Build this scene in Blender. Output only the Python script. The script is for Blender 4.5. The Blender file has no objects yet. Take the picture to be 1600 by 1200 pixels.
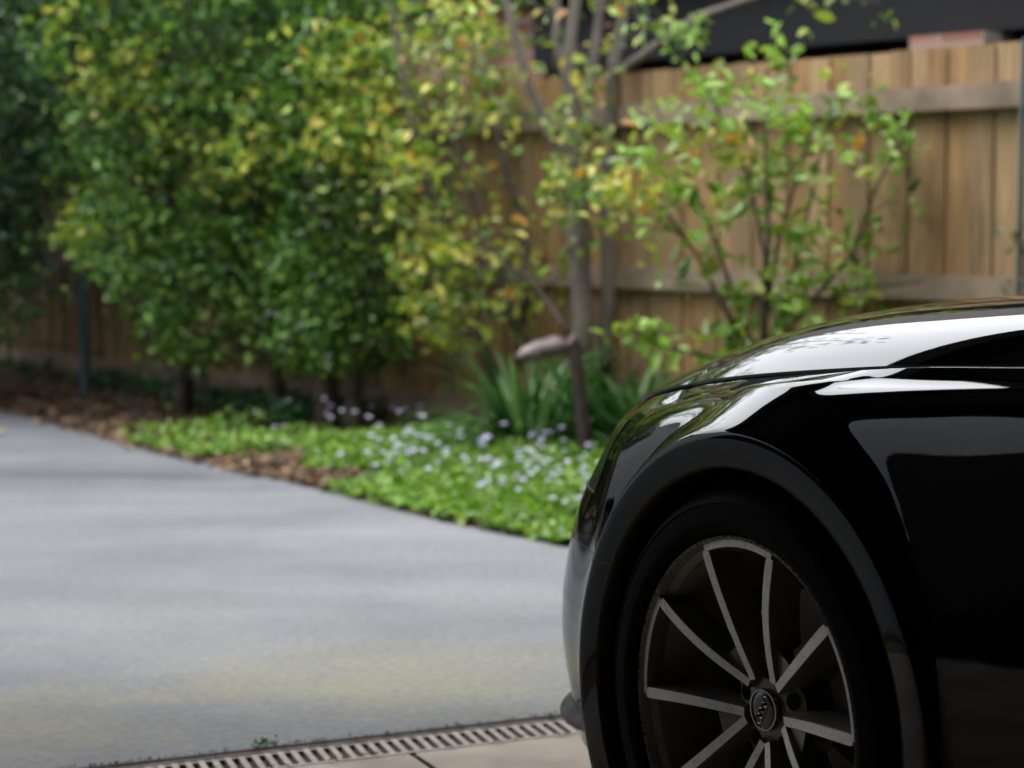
import bpy, bmesh, math, random
import numpy as np
from mathutils import Vector, Matrix, geometry
random.seed(7); rng = np.random.default_rng(11)
S = bpy.context.scene; COL = S.collection; R = math.radians

# ---------------------------------------------------------------- camera, sky, sun, exposure
CH = 1.036; PITCH = R(4.78); FPX = 3111.0
cam = bpy.data.objects.new('camera', bpy.data.cameras.new('camera')); COL.objects.link(cam)
cam.data.lens = 70; cam.data.sensor_width = 36; cam.data.clip_end = 500; cam.data.clip_start = .05
cam.location = (0, 0, CH); cam.rotation_euler = (math.pi/2 - PITCH, 0, 0)
cam.data.dof.use_dof = True; cam.data.dof.focus_distance = 2.84; cam.data.dof.aperture_fstop = 3.9
S.camera = cam
SUN_EL, SUN_AZ = R(52), R(285)          # azimuth measured clockwise from +Y
W = bpy.data.worlds.new('World'); S.world = W; W.use_nodes = True
nt = W.node_tree; nt.nodes.clear()
sky = nt.nodes.new('ShaderNodeTexSky'); sky.sky_type = 'NISHITA'; sky.sun_disc = False
sky.sun_elevation = SUN_EL; sky.sun_rotation = SUN_AZ; sky.air_density = 1.0; sky.dust_density = 3.0
cn = nt.nodes.new('ShaderNodeTexNoise'); cn.inputs['Scale'].default_value = 2.2; cn.inputs['Detail'].default_value = 4
cr = nt.nodes.new('ShaderNodeValToRGB'); cr.color_ramp.elements[0].position = .3; cr.color_ramp.elements[1].position = .75
cr.color_ramp.elements[0].color = (11.0, 11.1, 11.4, 1); cr.color_ramp.elements[1].color = (15, 15.2, 15.6, 1)
mx = nt.nodes.new('ShaderNodeMix'); mx.data_type = 'RGBA'; mx.inputs[0].default_value = .82
tcw = nt.nodes.new('ShaderNodeTexCoord')
bg = nt.nodes.new('ShaderNodeBackground'); bg.inputs['Strength'].default_value = .125
wo = nt.nodes.new('ShaderNodeOutputWorld')
nt.links.new(tcw.outputs['Generated'], cn.inputs['Vector']); nt.links.new(cn.outputs['Fac'], cr.inputs['Fac'])
nt.links.new(sky.outputs['Color'], mx.inputs[6]); nt.links.new(cr.outputs['Color'], mx.inputs[7])
nt.links.new(mx.outputs[2], bg.inputs['Color']); nt.links.new(bg.outputs['Background'], wo.inputs['Surface'])
sl = bpy.data.lights.new('sun', 'SUN'); sl.energy = 1.1; sl.angle = R(24); sl.color = (1, .96, .9)
sun = bpy.data.objects.new('sun', sl); COL.objects.link(sun)
sd = Vector((math.sin(SUN_AZ)*math.cos(SUN_EL), math.cos(SUN_AZ)*math.cos(SUN_EL), math.sin(SUN_EL)))
sun.rotation_euler = sd.to_track_quat('Z', 'Y').to_euler()
S.render.engine = 'CYCLES'
S.view_settings.view_transform = 'Standard'; S.view_settings.look = 'None'
S.view_settings.exposure = 1.38; S.view_settings.gamma = 1.0

# ---------------------------------------------------------------- helpers
cF = np.array([0, math.cos(PITCH), -math.sin(PITCH)]); cU = np.array([0, math.sin(PITCH), math.cos(PITCH)])
cR = np.array([1., 0, 0]); CC = np.array([0, 0, CH])
def P(x, y, d):                       # measured photo position at a surveyed depth -> world point
    return CC + (cF + cR*(x-800)/FPX - cU*(y-600)/FPX)*d
def G(x, y, z=0.0):
    r = cF + cR*(x-800)/FPX - cU*(y-600)/FPX
    return CC + r*((z-CH)/r[2])
def fence_d(x): return FPX/(.124*(x+1900))

def tag(o, label=None, cat=None, group=None, kind=None):
    if label: o['label'] = label
    if cat: o['category'] = cat
    if group: o['group'] = group
    if kind: o['kind'] = kind
    return o
def empty(name, loc=(0, 0, 0), rz=0, parent=None):
    o = bpy.data.objects.new(name, None); COL.objects.link(o); o.location = loc; o.rotation_euler = (0, 0, rz)
    o.empty_display_size = .1
    if parent: o.parent = parent
    return o
class MB:
    def __init__(s): s.v = []; s.f = []; s.m = []; s.n = 0; s.c = []
    def add(s, vs_, fs, mat=0):
        b = s.n
        for p in vs_: s.v.append((float(p[0]), float(p[1]), float(p[2])))
        for q in fs: s.f.append(tuple(b+i for i in q)); s.m.append(mat)
        s.n += len(vs_)
    def box(s, c, h, rot=None, mat=0):
        M = rot or Matrix.Identity(3); c = Vector(c)
        vs_ = [c + M @ Vector((sx*h[0], sy*h[1], sz*h[2])) for sx in (-1, 1) for sy in (-1, 1) for sz in (-1, 1)]
        s.add(vs_, [(0, 1, 3, 2), (4, 6, 7, 5), (0, 4, 5, 1), (2, 3, 7, 6), (0, 2, 6, 4), (1, 5, 7, 3)], mat)
    def tube(s, pts, rad, n=8, mat=0, cap=True):
        pts = [np.array(p, float) for p in pts]
        if not hasattr(rad, '__len__'): rad = [rad]*len(pts)
        rings = []; prev = None
        for i, p in enumerate(pts):
            t = pts[min(i+1, len(pts)-1)] - pts[max(i-1, 0)]; t = t/(np.linalg.norm(t)+1e-9)
            if prev is None:
                a = np.array([0, 0, 1.]) if abs(t[2]) < .9 else np.array([1., 0, 0])
                x = np.cross(a, t)
            else: x = prev - t*(prev@t)
            x = x/(np.linalg.norm(x)+1e-9); prev = x; y = np.cross(t, x)
            rings.append([p + rad[i]*(x*math.cos(2*math.pi*k/n)+y*math.sin(2*math.pi*k/n)) for k in range(n)])
        vs_ = [q for r in rings for q in r]; fs = []
        for i in range(len(pts)-1):
            for k in range(n): fs.append((i*n+k, i*n+(k+1) % n, (i+1)*n+(k+1) % n, (i+1)*n+k))
        if cap: fs.append(tuple(range(n-1, -1, -1))); fs.append(tuple((len(pts)-1)*n+k for k in range(n)))
        s.add(vs_, fs, mat)
    def lathe(s, prof, n=96, a0=0, a1=2*math.pi, mat=0, closed=False):   # (r, y) about Y axis; angle from -X(cos) to Z(sin)
        full = abs(a1-a0-2*math.pi) < 1e-6; m = n if full else n+1
        vs_ = []
        for i in range(m):
            a = a0+(a1-a0)*i/n
            for r, y in prof: vs_.append((-r*math.cos(a), y, r*math.sin(a)))
        L = len(prof); fs = []
        for i in range(n):
            j = (i+1) % m
            for k in range(L if closed else L-1):
                k2 = (k+1) % L; fs.append((i*L+k, j*L+k, j*L+k2, i*L+k2))
        s.add(vs_, fs, mat)
    def build(s, name, mats, parent=None, smooth=False, angle=None):
        me = bpy.data.meshes.new(name); me.from_pydata(s.v, [], s.f)
        if not isinstance(mats, (list, tuple)): mats = [mats]
        for m in mats: me.materials.append(m)
        me.polygons.foreach_set('material_index', s.m)
        bm = bmesh.new(); bm.from_mesh(me); bmesh.ops.recalc_face_normals(bm, faces=bm.faces); bm.to_mesh(me); bm.free()
        me.update()
        if smooth:
            me.polygons.foreach_set('use_smooth', [True]*len(me.polygons))
            if angle: me.set_sharp_from_angle(angle=R(angle))
        o = bpy.data.objects.new(name, me); COL.objects.link(o)
        if parent: o.parent = parent
        return o
def grid_obj(name, V, F, mat, parent=None, smooth=True):
    me = bpy.data.meshes.new(name); me.from_pydata([tuple(map(float, p)) for p in V], [], F)
    me.materials.append(mat); me.polygons.foreach_set('use_smooth', [smooth]*len(F)); me.update()
    o = bpy.data.objects.new(name, me); COL.objects.link(o)
    if parent: o.parent = parent
    return o

# ---------------------------------------------------------------- materials
def mat(name, color, rough=.6, metal=0, spec=.5, coat=0, coatr=.03, bump=None, noise=None):
    m = bpy.data.materials.new(name); m.use_nodes = True; t = m.node_tree; b = t.nodes['Principled BSDF']
    b.inputs['Base Color'].default_value = (*color, 1); b.inputs['Roughness'].default_value = rough
    b.inputs['Metallic'].default_value = metal; b.inputs['Specular IOR Level'].default_value = spec
    b.inputs['Coat Weight'].default_value = coat; b.inputs['Coat Roughness'].default_value = coatr
    tc = t.nodes.new('ShaderNodeTexCoord')
    if noise:                                   # (scale, colour2, lo, hi)
        n = t.nodes.new('ShaderNodeTexNoise'); n.inputs['Scale'].default_value = noise[0]; n.inputs['Detail'].default_value = 6
        r = t.nodes.new('ShaderNodeValToRGB'); r.color_ramp.elements[0].position = noise[2]; r.color_ramp.elements[1].position = noise[3]
        r.color_ramp.elements[0].color = (*color, 1); r.color_ramp.elements[1].color = (*noise[1], 1)
        t.links.new(tc.outputs['Object'], n.inputs['Vector']); t.links.new(n.outputs['Fac'], r.inputs['Fac']); t.links.new(r.outputs['Color'], b.inputs['Base Color'])
    if bump:                                    # (scale, strength, distance)
        n = t.nodes.new('ShaderNodeTexNoise'); n.inputs['Scale'].default_value = bump[0]; n.inputs['Detail'].default_value = 5
        u = t.nodes.new('ShaderNodeBump'); u.inputs['Strength'].default_value = bump[1]; u.inputs['Distance'].default_value = bump[2]
        t.links.new(tc.outputs['Object'], n.inputs['Vector']); t.links.new(n.outputs['Fac'], u.inputs['Height']); t.links.new(u.outputs['Normal'], b.inputs['Normal'])
    return m
def N_(t, typ, **k):
    n = t.nodes.new(typ)
    for a, v in k.items():
        if a.startswith('i_'): n.inputs[a[2:].replace('_', ' ')].default_value = v
        else: setattr(n, a, v)
    return n
def ramp(t, src, stops):
    r = t.nodes.new('ShaderNodeValToRGB'); e = r.color_ramp.elements
    while len(e) < len(stops): e.new(.5)
    for i, (p, c) in enumerate(stops): e[i].position = p; e[i].color = (*c, 1) if len(c) == 3 else c
    t.links.new(src, r.inputs['Fac']); return r.outputs['Color']
def mixc(t, f, a, b, mode='MIX'):
    m = t.nodes.new('ShaderNodeMix'); m.data_type = 'RGBA'; m.blend_type = mode
    for s, i in ((f, 0), (a, 6), (b, 7)):
        if hasattr(s, 'default_value') or hasattr(s, 'is_output'): t.links.new(s, m.inputs[i])
        else: m.inputs[i].default_value = s if i == 0 else (*s, 1)
    return m.outputs[2]

paint = mat('black_car_paint', (.0035, .0037, .0045), rough=.3, spec=.0, coat=1, coatr=.01)
paint.node_tree.nodes['Principled BSDF'].inputs['Coat IOR'].default_value = 1.37
t = paint.node_tree; pb = t.nodes['Principled BSDF']; tc = N_(t, 'ShaderNodeTexCoord')
dn = N_(t, 'ShaderNodeTexNoise', i_Scale=900, i_Detail=1); t.links.new(tc.outputs['Object'], dn.inputs['Vector'])
fl = ramp(t, dn.outputs['Fac'], [(.72, (.0035, .0037, .0045)), (.80, (.05, .05, .05))]); t.links.new(fl, pb.inputs['Base Color'])
on = N_(t, 'ShaderNodeTexNoise', i_Scale=130, i_Detail=1); t.links.new(tc.outputs['Object'], on.inputs['Vector'])
ob = N_(t, 'ShaderNodeBump', i_Strength=.008, i_Distance=.001); t.links.new(on.outputs['Fac'], ob.inputs['Height'])
t.links.new(ob.outputs['Normal'], pb.inputs['Coat Normal'])
black_plastic = mat('black_plastic', (.008, .008, .008), rough=.55)
void = mat('dark_cavity', (.003, .003, .003), rough=.9, spec=.1)
rubber = mat('tyre_rubber', (.005, .0048, .0045), rough=.7, spec=.06, bump=(60, .3, .002))
rim_dark = mat('dark_wheel_paint', (.14, .13, .118), rough=.38, coat=.4, coatr=.15)
rim_barrel_m = mat('wheel_barrel_bronze_dust', (.25, .235, .20), rough=.5, noise=(9, (.32, .30, .25), .35, .7))
machined = mat('machined_alloy', (.62, .60, .57), rough=.45, metal=.12, coat=.3, coatr=.2)
t = machined.node_tree; b = t.nodes['Principled BSDF']; tc = N_(t, 'ShaderNodeTexCoord')
n = N_(t, 'ShaderNodeTexNoise', i_Scale=160, i_Detail=4); t.links.new(tc.outputs['Object'], n.inputs['Vector'])
t.links.new(ramp(t, n.outputs['Fac'], [(.5, (.88, .87, .84)), (.75, (.66, .64, .61))]), b.inputs['Base Color'])
rash = mat('scuffed_rim_edge', (.3, .28, .25), rough=.6, metal=.4, bump=(220, 1, .002), noise=(190, (.05, .045, .04), .42, .6))
disc_m = mat('brake_disc_steel', (.40, .37, .32), rough=.5, metal=.4)
chrome = mat('dull_chrome', (.35, .36, .37), rough=.22, metal=1)
cap_m = mat('cap_black', (.015, .015, .016), rough=.3, coat=.5)
glass_dark = mat('tinted_glass', (.006, .007, .008), rough=.03, spec=.6)
lamp_glass = mat('headlight_glass', (.03, .032, .035), rough=.05, coat=1)
seal = mat('black_rubber_seal', (.01, .01, .01), rough=.7)

# ---------------------------------------------------------------- ground, driveway, slab
def sheet(name, pts, z, m, kind='structure'):
    me = bpy.data.meshes.new(name); me.from_pydata([(p[0], p[1], z) for p in pts], [], [tuple(range(len(pts)))])
    me.materials.append(m); o = bpy.data.objects.new(name, me); COL.objects.link(o); o['kind'] = kind; return o
soil = mat('soil', (.045, .032, .02), rough=.95, bump=(14, .8, .05), noise=(7, (.09, .06, .035), .35, .7))
sheet('ground', [(-200, -200), (200, -200), (200, 200), (-200, 200)], -.012, soil)
drive_m = bpy.data.materials.new('driveway_concrete'); drive_m.use_nodes = True; t = drive_m.node_tree; b = t.nodes['Principled BSDF']
tc = N_(t, 'ShaderNodeTexCoord')
def noi(sc, det=5, rough=.55, vec=None, stretch=None):
    n = N_(t, 'ShaderNodeTexNoise', i_Scale=sc, i_Detail=det, i_Roughness=rough)
    if stretch:
        mp = N_(t, 'ShaderNodeMapping'); mp.inputs['Scale'].default_value = stretch; t.links.new(tc.outputs['Object'], mp.inputs['Vector']); t.links.new(mp.outputs[0], n.inputs['Vector'])
    else: t.links.new(tc.outputs['Object'], n.inputs['Vector'])
    return n.outputs['Fac']
base = ramp(t, noi(1.1, 7, .6), [(.3, (.195, .2, .219)), (.52, (.245, .251, .267)), (.75, (.285, .29, .294))])
moss = ramp(t, noi(1.0, 5, .6, stretch=(.75, 2.6, 1)), [(.45, (0, 0, 0)), (.65, (1, 1, 1))])
# moss grows near the drain, where the slab stays damp
sp = N_(t, 'ShaderNodeSeparateXYZ'); t.links.new(tc.outputs['Object'], sp.inputs[0])
mr = N_(t, 'ShaderNodeMapRange'); mr.inputs['From Min'].default_value = 5.9; mr.inputs['From Max'].default_value = 4.3; t.links.new(sp.outputs['Y'], mr.inputs['Value'])
mm = N_(t, 'ShaderNodeMath', operation='MULTIPLY'); t.links.new(moss, mm.inputs[0]); t.links.new(mr.outputs[0], mm.inputs[1])
mm2 = N_(t, 'ShaderNodeMath', operation='MULTIPLY'); mm2.inputs[1].default_value = .3; t.links.new(mm.outputs[0], mm2.inputs[0])
def patch(cx, cy, rx, ry, amt):
    mp_ = N_(t, 'ShaderNodeMapping'); mp_.inputs['Location'].default_value = (-cx/rx, -cy/ry, 0); mp_.inputs['Scale'].default_value = (1/rx, 1/ry, 0); t.links.new(tc.outputs['Object'], mp_.inputs['Vector'])
    ln = N_(t, 'ShaderNodeVectorMath', operation='LENGTH'); t.links.new(mp_.outputs[0], ln.inputs[0])
    ad = N_(t, 'ShaderNodeMath', operation='MULTIPLY_ADD'); t.links.new(noi(5.5, 8, .72), ad.inputs[0]); ad.inputs[1].default_value = 2.2; t.links.new(ln.outputs['Value'], ad.inputs[2])
    m_ = N_(t, 'ShaderNodeMapRange'); m_.inputs['From Min'].default_value = 2.3; m_.inputs['From Max'].default_value = 1.1; m_.inputs['To Max'].default_value = amt; m_.interpolation_type = 'SMOOTHSTEP'; t.links.new(ad.outputs[0], m_.inputs['Value']); return m_.outputs[0]
c1 = mixc(t, mm2.outputs[0], base, (.30, .29, .17))
for pq in ((-.22, 4.45, .6, .36, .6), (-.55, 4.35, .6, .25, .4), (-1.05, 4.0, .5, .4, .6)): c1 = mixc(t, patch(*pq), c1, (.30, .295, .20))
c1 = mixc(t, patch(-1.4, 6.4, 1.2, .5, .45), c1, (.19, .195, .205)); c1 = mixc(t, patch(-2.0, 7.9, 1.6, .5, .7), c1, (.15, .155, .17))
shade_offset = N_(t, 'ShaderNodeMapRange'); shade_offset.inputs['From Min'].default_value = 9.0; shade_offset.inputs['From Max'].default_value = 5.2; shade_offset.inputs['To Min'].default_value = .5; shade_offset.inputs['To Max'].default_value = 1  # paints far concrete darker, near lighter, to offset shade under the garage roof
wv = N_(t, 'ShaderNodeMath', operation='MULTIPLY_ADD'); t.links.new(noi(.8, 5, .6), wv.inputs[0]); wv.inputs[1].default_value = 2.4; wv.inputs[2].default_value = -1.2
wz = N_(t, 'ShaderNodeMath', operation='ADD'); t.links.new(wv.outputs[0], wz.inputs[0]); t.links.new(sp.outputs['Y'], wz.inputs[1]); t.links.new(wz.outputs[0], shade_offset.inputs['Value'])
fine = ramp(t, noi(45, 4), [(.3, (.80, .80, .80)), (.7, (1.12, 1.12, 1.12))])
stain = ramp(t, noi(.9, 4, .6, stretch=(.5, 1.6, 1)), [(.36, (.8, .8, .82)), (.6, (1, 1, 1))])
c2 = mixc(t, 1.0, mixc(t, 1.0, mixc(t, 1.0, c1, fine, 'MULTIPLY'), stain, 'MULTIPLY'), ramp(t, shade_offset.outputs[0], [(.5, (.60, .61, .64)), (1, (1, 1, 1))]), 'MULTIPLY')
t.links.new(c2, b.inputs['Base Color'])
b.inputs['Roughness'].default_value = .75; b.inputs['Specular IOR Level'].default_value = .18
bu = N_(t, 'ShaderNodeBump', i_Strength=.25, i_Distance=.004); t.links.new(noi(60, 4), bu.inputs['Height']); t.links.new(bu.outputs[0], b.inputs['Normal'])

edge_px = [(-700, 560), (-300, 590), (0, 637), (100, 668), (200, 695), (370, 735), (470, 757), (600, 790), (700, 815), (880, 852)]
edge = [G(*p)[:2] for p in edge_px] + [(.75, 5.75), (1.6, 5.35), (3.0, 4.95), (9, 3.6)]
D1 = np.array([.914, .406]); D1 = D1/np.linalg.norm(D1); D2 = np.array([-D1[1], D1[0]])      # along / across the drain
dA = np.array([.106, 4.075]) ; dB = dA - D1*14; dC = dA + D1*8                                     # far edge line of the drain channel
drv = [tuple(dB)] + [tuple(dC)] + [tuple(p) for p in reversed(edge)] + [(-16, 14)]
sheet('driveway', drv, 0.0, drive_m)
slab_m = mat('garage_slab', (.52, .45, .365), rough=.8, bump=(70, .3, .002), noise=(5, (.34, .285, .225), .40, .68))
WD = .135
nA = dB - D2*WD; nB = dC - D2*WD
slabN = [tuple(nA), tuple(nA - D2*9), tuple(nB - D2*9), tuple(nB)]
# slab is cast in bays with narrow joints between
bay = 1.0
j0 = float((np.array(G(650, 1182)[:2]) - dA) @ D1)
k = -13
bays = MB()
while k < 9:
    a = j0 + k*1.9; q0 = dA + D1*(a+.006) - D2*WD; q1 = dA + D1*(a+1.9-.006) - D2*WD
    sh = D1*.0
    for r_ in range(5):
        w0 = D2*(r_*1.9+.004); w1 = D2*((r_+1)*1.9-.004)
        sk = D1*.35
        bays.add([(*(q0-w0), 0), (*(q1-w0), 0), (*(q1-w1), 0), (*(q0-w1), 0)], [(0, 1, 2, 3)])
    k += 1
tag(bays.build('garage_floor', slab_m), kind='structure')
joint_m = mat('joint_grime', (.035, .03, .024), rough=.95)
tag(sheet('floor_joints', slabN, -.006, joint_m), kind='structure')
# expansion joint crossing the driveway
jj = MB(); ja, jb = G(-60, 738), G(330, 747)
jd = (jb-ja)/np.linalg.norm(jb-ja); jn = np.array([-jd[1], jd[0], 0])
jj.add([ja+jn*.008, jb+jn*.006, jb-jn*.006, ja-jn*.008], [(0, 1, 2, 3)])
for i in range(jj.n): jj.v[i] = (jj.v[i][0], jj.v[i][1], .004)
tag(jj.build('driveway_joint', joint_m), kind='structure')

# drain
dr = empty('drain_channel', (dA[0], dA[1], 0), math.atan2(D1[1], D1[0]))
tag(dr, 'long metal slotted drain grate set between grey driveway and beige slab', 'drain')
grate_m = mat('galvanised_grate', (.33, .28, .25), rough=.5, metal=.35, noise=(25, (.2, .16, .13), .35, .7))
fr = MB()
fr.box((-3, -.006, -.010), (11, .005, .010)); fr.box((-3, -.128, -.010), (11, .005, .010))
fr.build('frame', grate_m, dr)
gb = MB(); x = -5.0
while x < 4.5:
    gb.box((x, -.067, -.008), (.0062, .054, .006), Matrix.Rotation(R(-6), 3, 'Z')); x += .0262
gb.box((0, -.018, -.0085), (5, .006, .0055)); gb.box((0, -.116, -.0085), (5, .006, .0055))
gb.build('grate', grate_m, dr)
ch = MB(); ch.box((-3, -.067, -.09), (11, .064, .004)); ch.build('channel', void, dr)
gr = MB(); gr.box((-3, .006, .0005), (11, .009, .0015)); gr.build('grime_edge', joint_m, dr)

# grit and leaf crumbs caught along the drain
gp = []
for _ in range(420):
    a = random.uniform(-1.6, .6); q = dA + D1*a + D2*(random.choice([random.gauss(.008, .006), random.gauss(.008, .006), random.gauss(-.14, .008)])); gp.append((q[0], q[1], .006))
GRIT = np.array(gp)
# ---------------------------------------------------------------- fence
FA = P(1600, 340, fence_d(1600)); FB = P(0, 340, fence_d(0)); FA[2] = FB[2] = 0
fd = FB-FA; fd = fd/np.linalg.norm(fd); fn = np.array([-fd[1], fd[0], 0])
if fn@(CC-FA) < 0: fn = -fn                                     # toward the driveway
wood = bpy.data.materials.new('weathered_paling'); wood.use_nodes = True; t = wood.node_tree; b = t.nodes['Principled BSDF']; b.inputs['Roughness'].default_value = .85
tc = N_(t, 'ShaderNodeTexCoord'); ge = N_(t, 'ShaderNodeNewGeometry')
bc = ramp(t, ge.outputs['Random Per Island'], [(0, (.20, .118, .052)), (.2, (.31, .185, .078)), (.4, (.20, .14, .080)), (.55, (.35, .215, .092)), (.75, (.26, .17, .09)), (1, (.37, .255, .13))])
gn = ramp(t, noi(7, 6, .65, stretch=(4, 4, .35)), [(.32, (.55, .53, .5)), (.5, (.95, .95, .95)), (.7, (1.2, 1.2, 1.2))])
gf = ramp(t, noi(30, 4, .6, stretch=(3, 3, .15)), [(.3, (.75, .73, .7)), (.65, (1.1, 1.1, 1.1))])
t.links.new(mixc(t, 1.0, mixc(t, 1.0, bc, gn, 'MULTIPLY'), gf, 'MULTIPLY'), b.inputs['Base Color'])
bu = N_(t, 'ShaderNodeBump', i_Strength=.5, i_Distance=.004); t.links.new(noi(30, 4, .6, stretch=(3, 3, .15)), bu.inputs['Height']); t.links.new(bu.outputs[0], b.inputs['Normal'])
rail_m = mat('weathered_rail', (.27, .205, .145), rough=.85, noise=(6, (.15, .115, .08), .35, .7), bump=(25, .4, .004))
fz = 1.665
fo = empty('paling_fence', FA, math.atan2(fd[1], fd[0])); tag(fo, 'tall weathered timber paling fence with two horizontal rails behind the garden bed', 'fence')
sgn = 1 if (np.array([-fd[1], fd[0], 0])@fn) > 0 else -1       # local +Y side that faces the driveway
pl = MB(); x = -4.0; i = 0
while x < 13:
    w = random.uniform(.085, .112); back = i % 2
    pl.box((x+w/2, sgn*(-.012-.009*back), fz/2 + random.uniform(-.003, .003)), (w/2+.012*back-.0015, .0068, fz/2), Matrix.Rotation(random.uniform(-.004, .004), 3, 'Y'))
    x += w; i += 1
pl.build('palings', wood, fo)
for z in (1.478, .775, .12):
    rl = MB(); xx = -4
    while xx < 13: rl.box((xx+1.2, sgn*.021, z), (1.197, .021, .046)); xx += 2.4
    rl.build('rail', rail_m, fo)
for k in range(7):
    po = MB(); po.box((-3.9+2.4*k+1.2, -sgn*.09, .82), (.045, .045, .82)); po.build('post', rail_m, fo)

# ---------------------------------------------------------------- neighbour's house behind the fence
brick = bpy.data.materials.new('red_brick'); brick.use_nodes = True; t = brick.node_tree; b = t.nodes['Principled BSDF']; b.inputs['Roughness'].default_value = .9
tc = N_(t, 'ShaderNodeTexCoord'); mp = N_(t, 'ShaderNodeMapping'); mp.inputs['Rotation'].default_value = (R(90), 0, 0); t.links.new(tc.outputs['Object'], mp.inputs['Vector'])
bt = N_(t, 'ShaderNodeTexBrick', i_Scale=1.0); bt.inputs['Brick Width'].default_value = .24; bt.inputs['Row Height'].default_value = .086; bt.inputs['Mortar Size'].default_value = .008
bt.inputs['Color1'].default_value = (.20, .085, .06, 1); bt.inputs['Color2'].default_value = (.27, .135, .10, 1); bt.inputs['Mortar'].default_value = (.25, .215, .185, 1)
t.links.new(mp.outputs[0], bt.inputs['Vector']); t.links.new(bt.outputs['Color'], b.inputs['Base Color'])
beam_m = mat('black_painted_beam', (.005, .0055, .008), rough=.6, spec=.25)
gut_m = mat('slate_gutter', (.05, .06, .085), rough=.4)
tile_m = mat('roof_tiles', (.055, .042, .038), rough=.85, noise=(12, (.03, .024, .022), .3, .7))
ho = empty('brick_house', FA - fn*1.4, math.atan2(fd[1], fd[0])); tag(ho, 'neighbouring brick house with black eaves beam rising above the paling fence', 'house')
def xat(px, off):                                              # distance along the fence line of image column px
    o = FA - fn*off; r = cF + cR*(px-800)/FPX
    M_ = np.array([[r[0], -fd[0]], [r[1], -fd[1]]]); s = np.linalg.solve(M_, o[:2]); return float(s[1])
x0, x1 = -5.0, xat(845, 1.4)
bw = MB(); bw.box(((x0+x1)/2, 0, 2.05), ((x1-x0)/2, .06, .19)); bw.build('eaves_beam', beam_m, ho)
gt = MB(); gt.box(((x0+x1)/2, sgn*.11, 2.275), ((x1-x0)/2, .05, .03)); gt.build('gutter', gut_m, ho)
iw = MB(); iw.box(((x0+x1)/2+1.5, -sgn*1.6, 1.1), ((x1-x0)/2+1.5, .05, 1.1)); iw.build('recessed_wall', beam_m, ho)  # wall coloured black: the shade of the recess is put into its colour
ce = MB(); ce.box(((x0+x1)/2, -sgn*.8, 2.27), ((x1-x0)/2, .86, .02)); ce.build('soffit', beam_m, ho)
pa, pbx = xat(1562, 1.4), xat(1448, 1.4)
pi = MB(); pi.box(((pa+pbx)/2, sgn*.06, .92), ((pbx-pa)/2, .11, .93)); pi.build('brick_pier', brick, ho)
sw = MB(); sw.box((x1+5.0, -sgn*.15, 1.15), (4.96, .1, 1.15)); sw.box((x1+5.0, sgn*.02, 2.33), (4.96, .05, .045)); sw.build('side_wall', brick, ho)
rf = MB(); rf.add([(x0-.3, sgn*.12, 2.36), (x1+10, sgn*.12, 2.36), (x1+10, -sgn*2.6, 4.1), (x0-.3, -sgn*2.6, 4.1)], [(0, 1, 2, 3)])
rf.add([(x0-.3, sgn*.12, 2.31), (x1+10, sgn*.12, 2.31), (x1+10, -sgn*2.6, 4.05), (x0-.3, -sgn*2.6, 4.05)], [(3, 2, 1, 0)]); rf.build('roof', tile_m, ho)

# ---------------------------------------------------------------- vegetation
def leaf_material(name, rough=.38, trans=.25):
    m = bpy.data.materials.new(name); m.use_nodes = True; t = m.node_tree; b = t.nodes['Principled BSDF']
    at = N_(t, 'ShaderNodeAttribute', attribute_name='Col'); t.links.new(at.outputs['Color'], b.inputs['Base Color'])
    b.inputs['Roughness'].default_value = rough
    tr = N_(t, 'ShaderNodeBsdfTranslucent'); ms = N_(t, 'ShaderNodeMixShader', i_Fac=trans)
    hs = N_(t, 'ShaderNodeHueSaturation', i_Value=1.5, i_Saturation=1.1); t.links.new(at.outputs['Color'], hs.inputs['Color']); t.links.new(hs.outputs[0], tr.inputs['Color'])
    o = [n for n in t.nodes if n.type == 'OUTPUT_MATERIAL'][0]
    t.links.new(b.outputs[0], ms.inputs[1]); t.links.new(tr.outputs[0], ms.inputs[2]); t.links.new(ms.outputs[0], o.inputs['Surface'])
    return m
leaf_m = leaf_material('broad_leaf'); leaf_gloss = leaf_material('glossy_leaf', .36, .22)
leaf_gloss.node_tree.nodes['Principled BSDF'].inputs['Specular IOR Level'].default_value = .38; cover_m = leaf_material('ground_cover_leaf', .5, .3)
litter_m = leaf_material('dry_leaf', .75, .12); petal_m = leaf_material('petal', .7, .3); blade_m = leaf_material('strap_leaf', .35, .2)
bark = mat('grey_bark', (.14, .12, .10), rough=.9, bump=(35, .8, .01), noise=(9, (.095, .078, .066), .35, .68))
bark_dark = mat('dark_bark', (.05, .036, .026), rough=.9, bump=(35, .8, .01), noise=(9, (.09, .065, .045), .35, .68))

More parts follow.
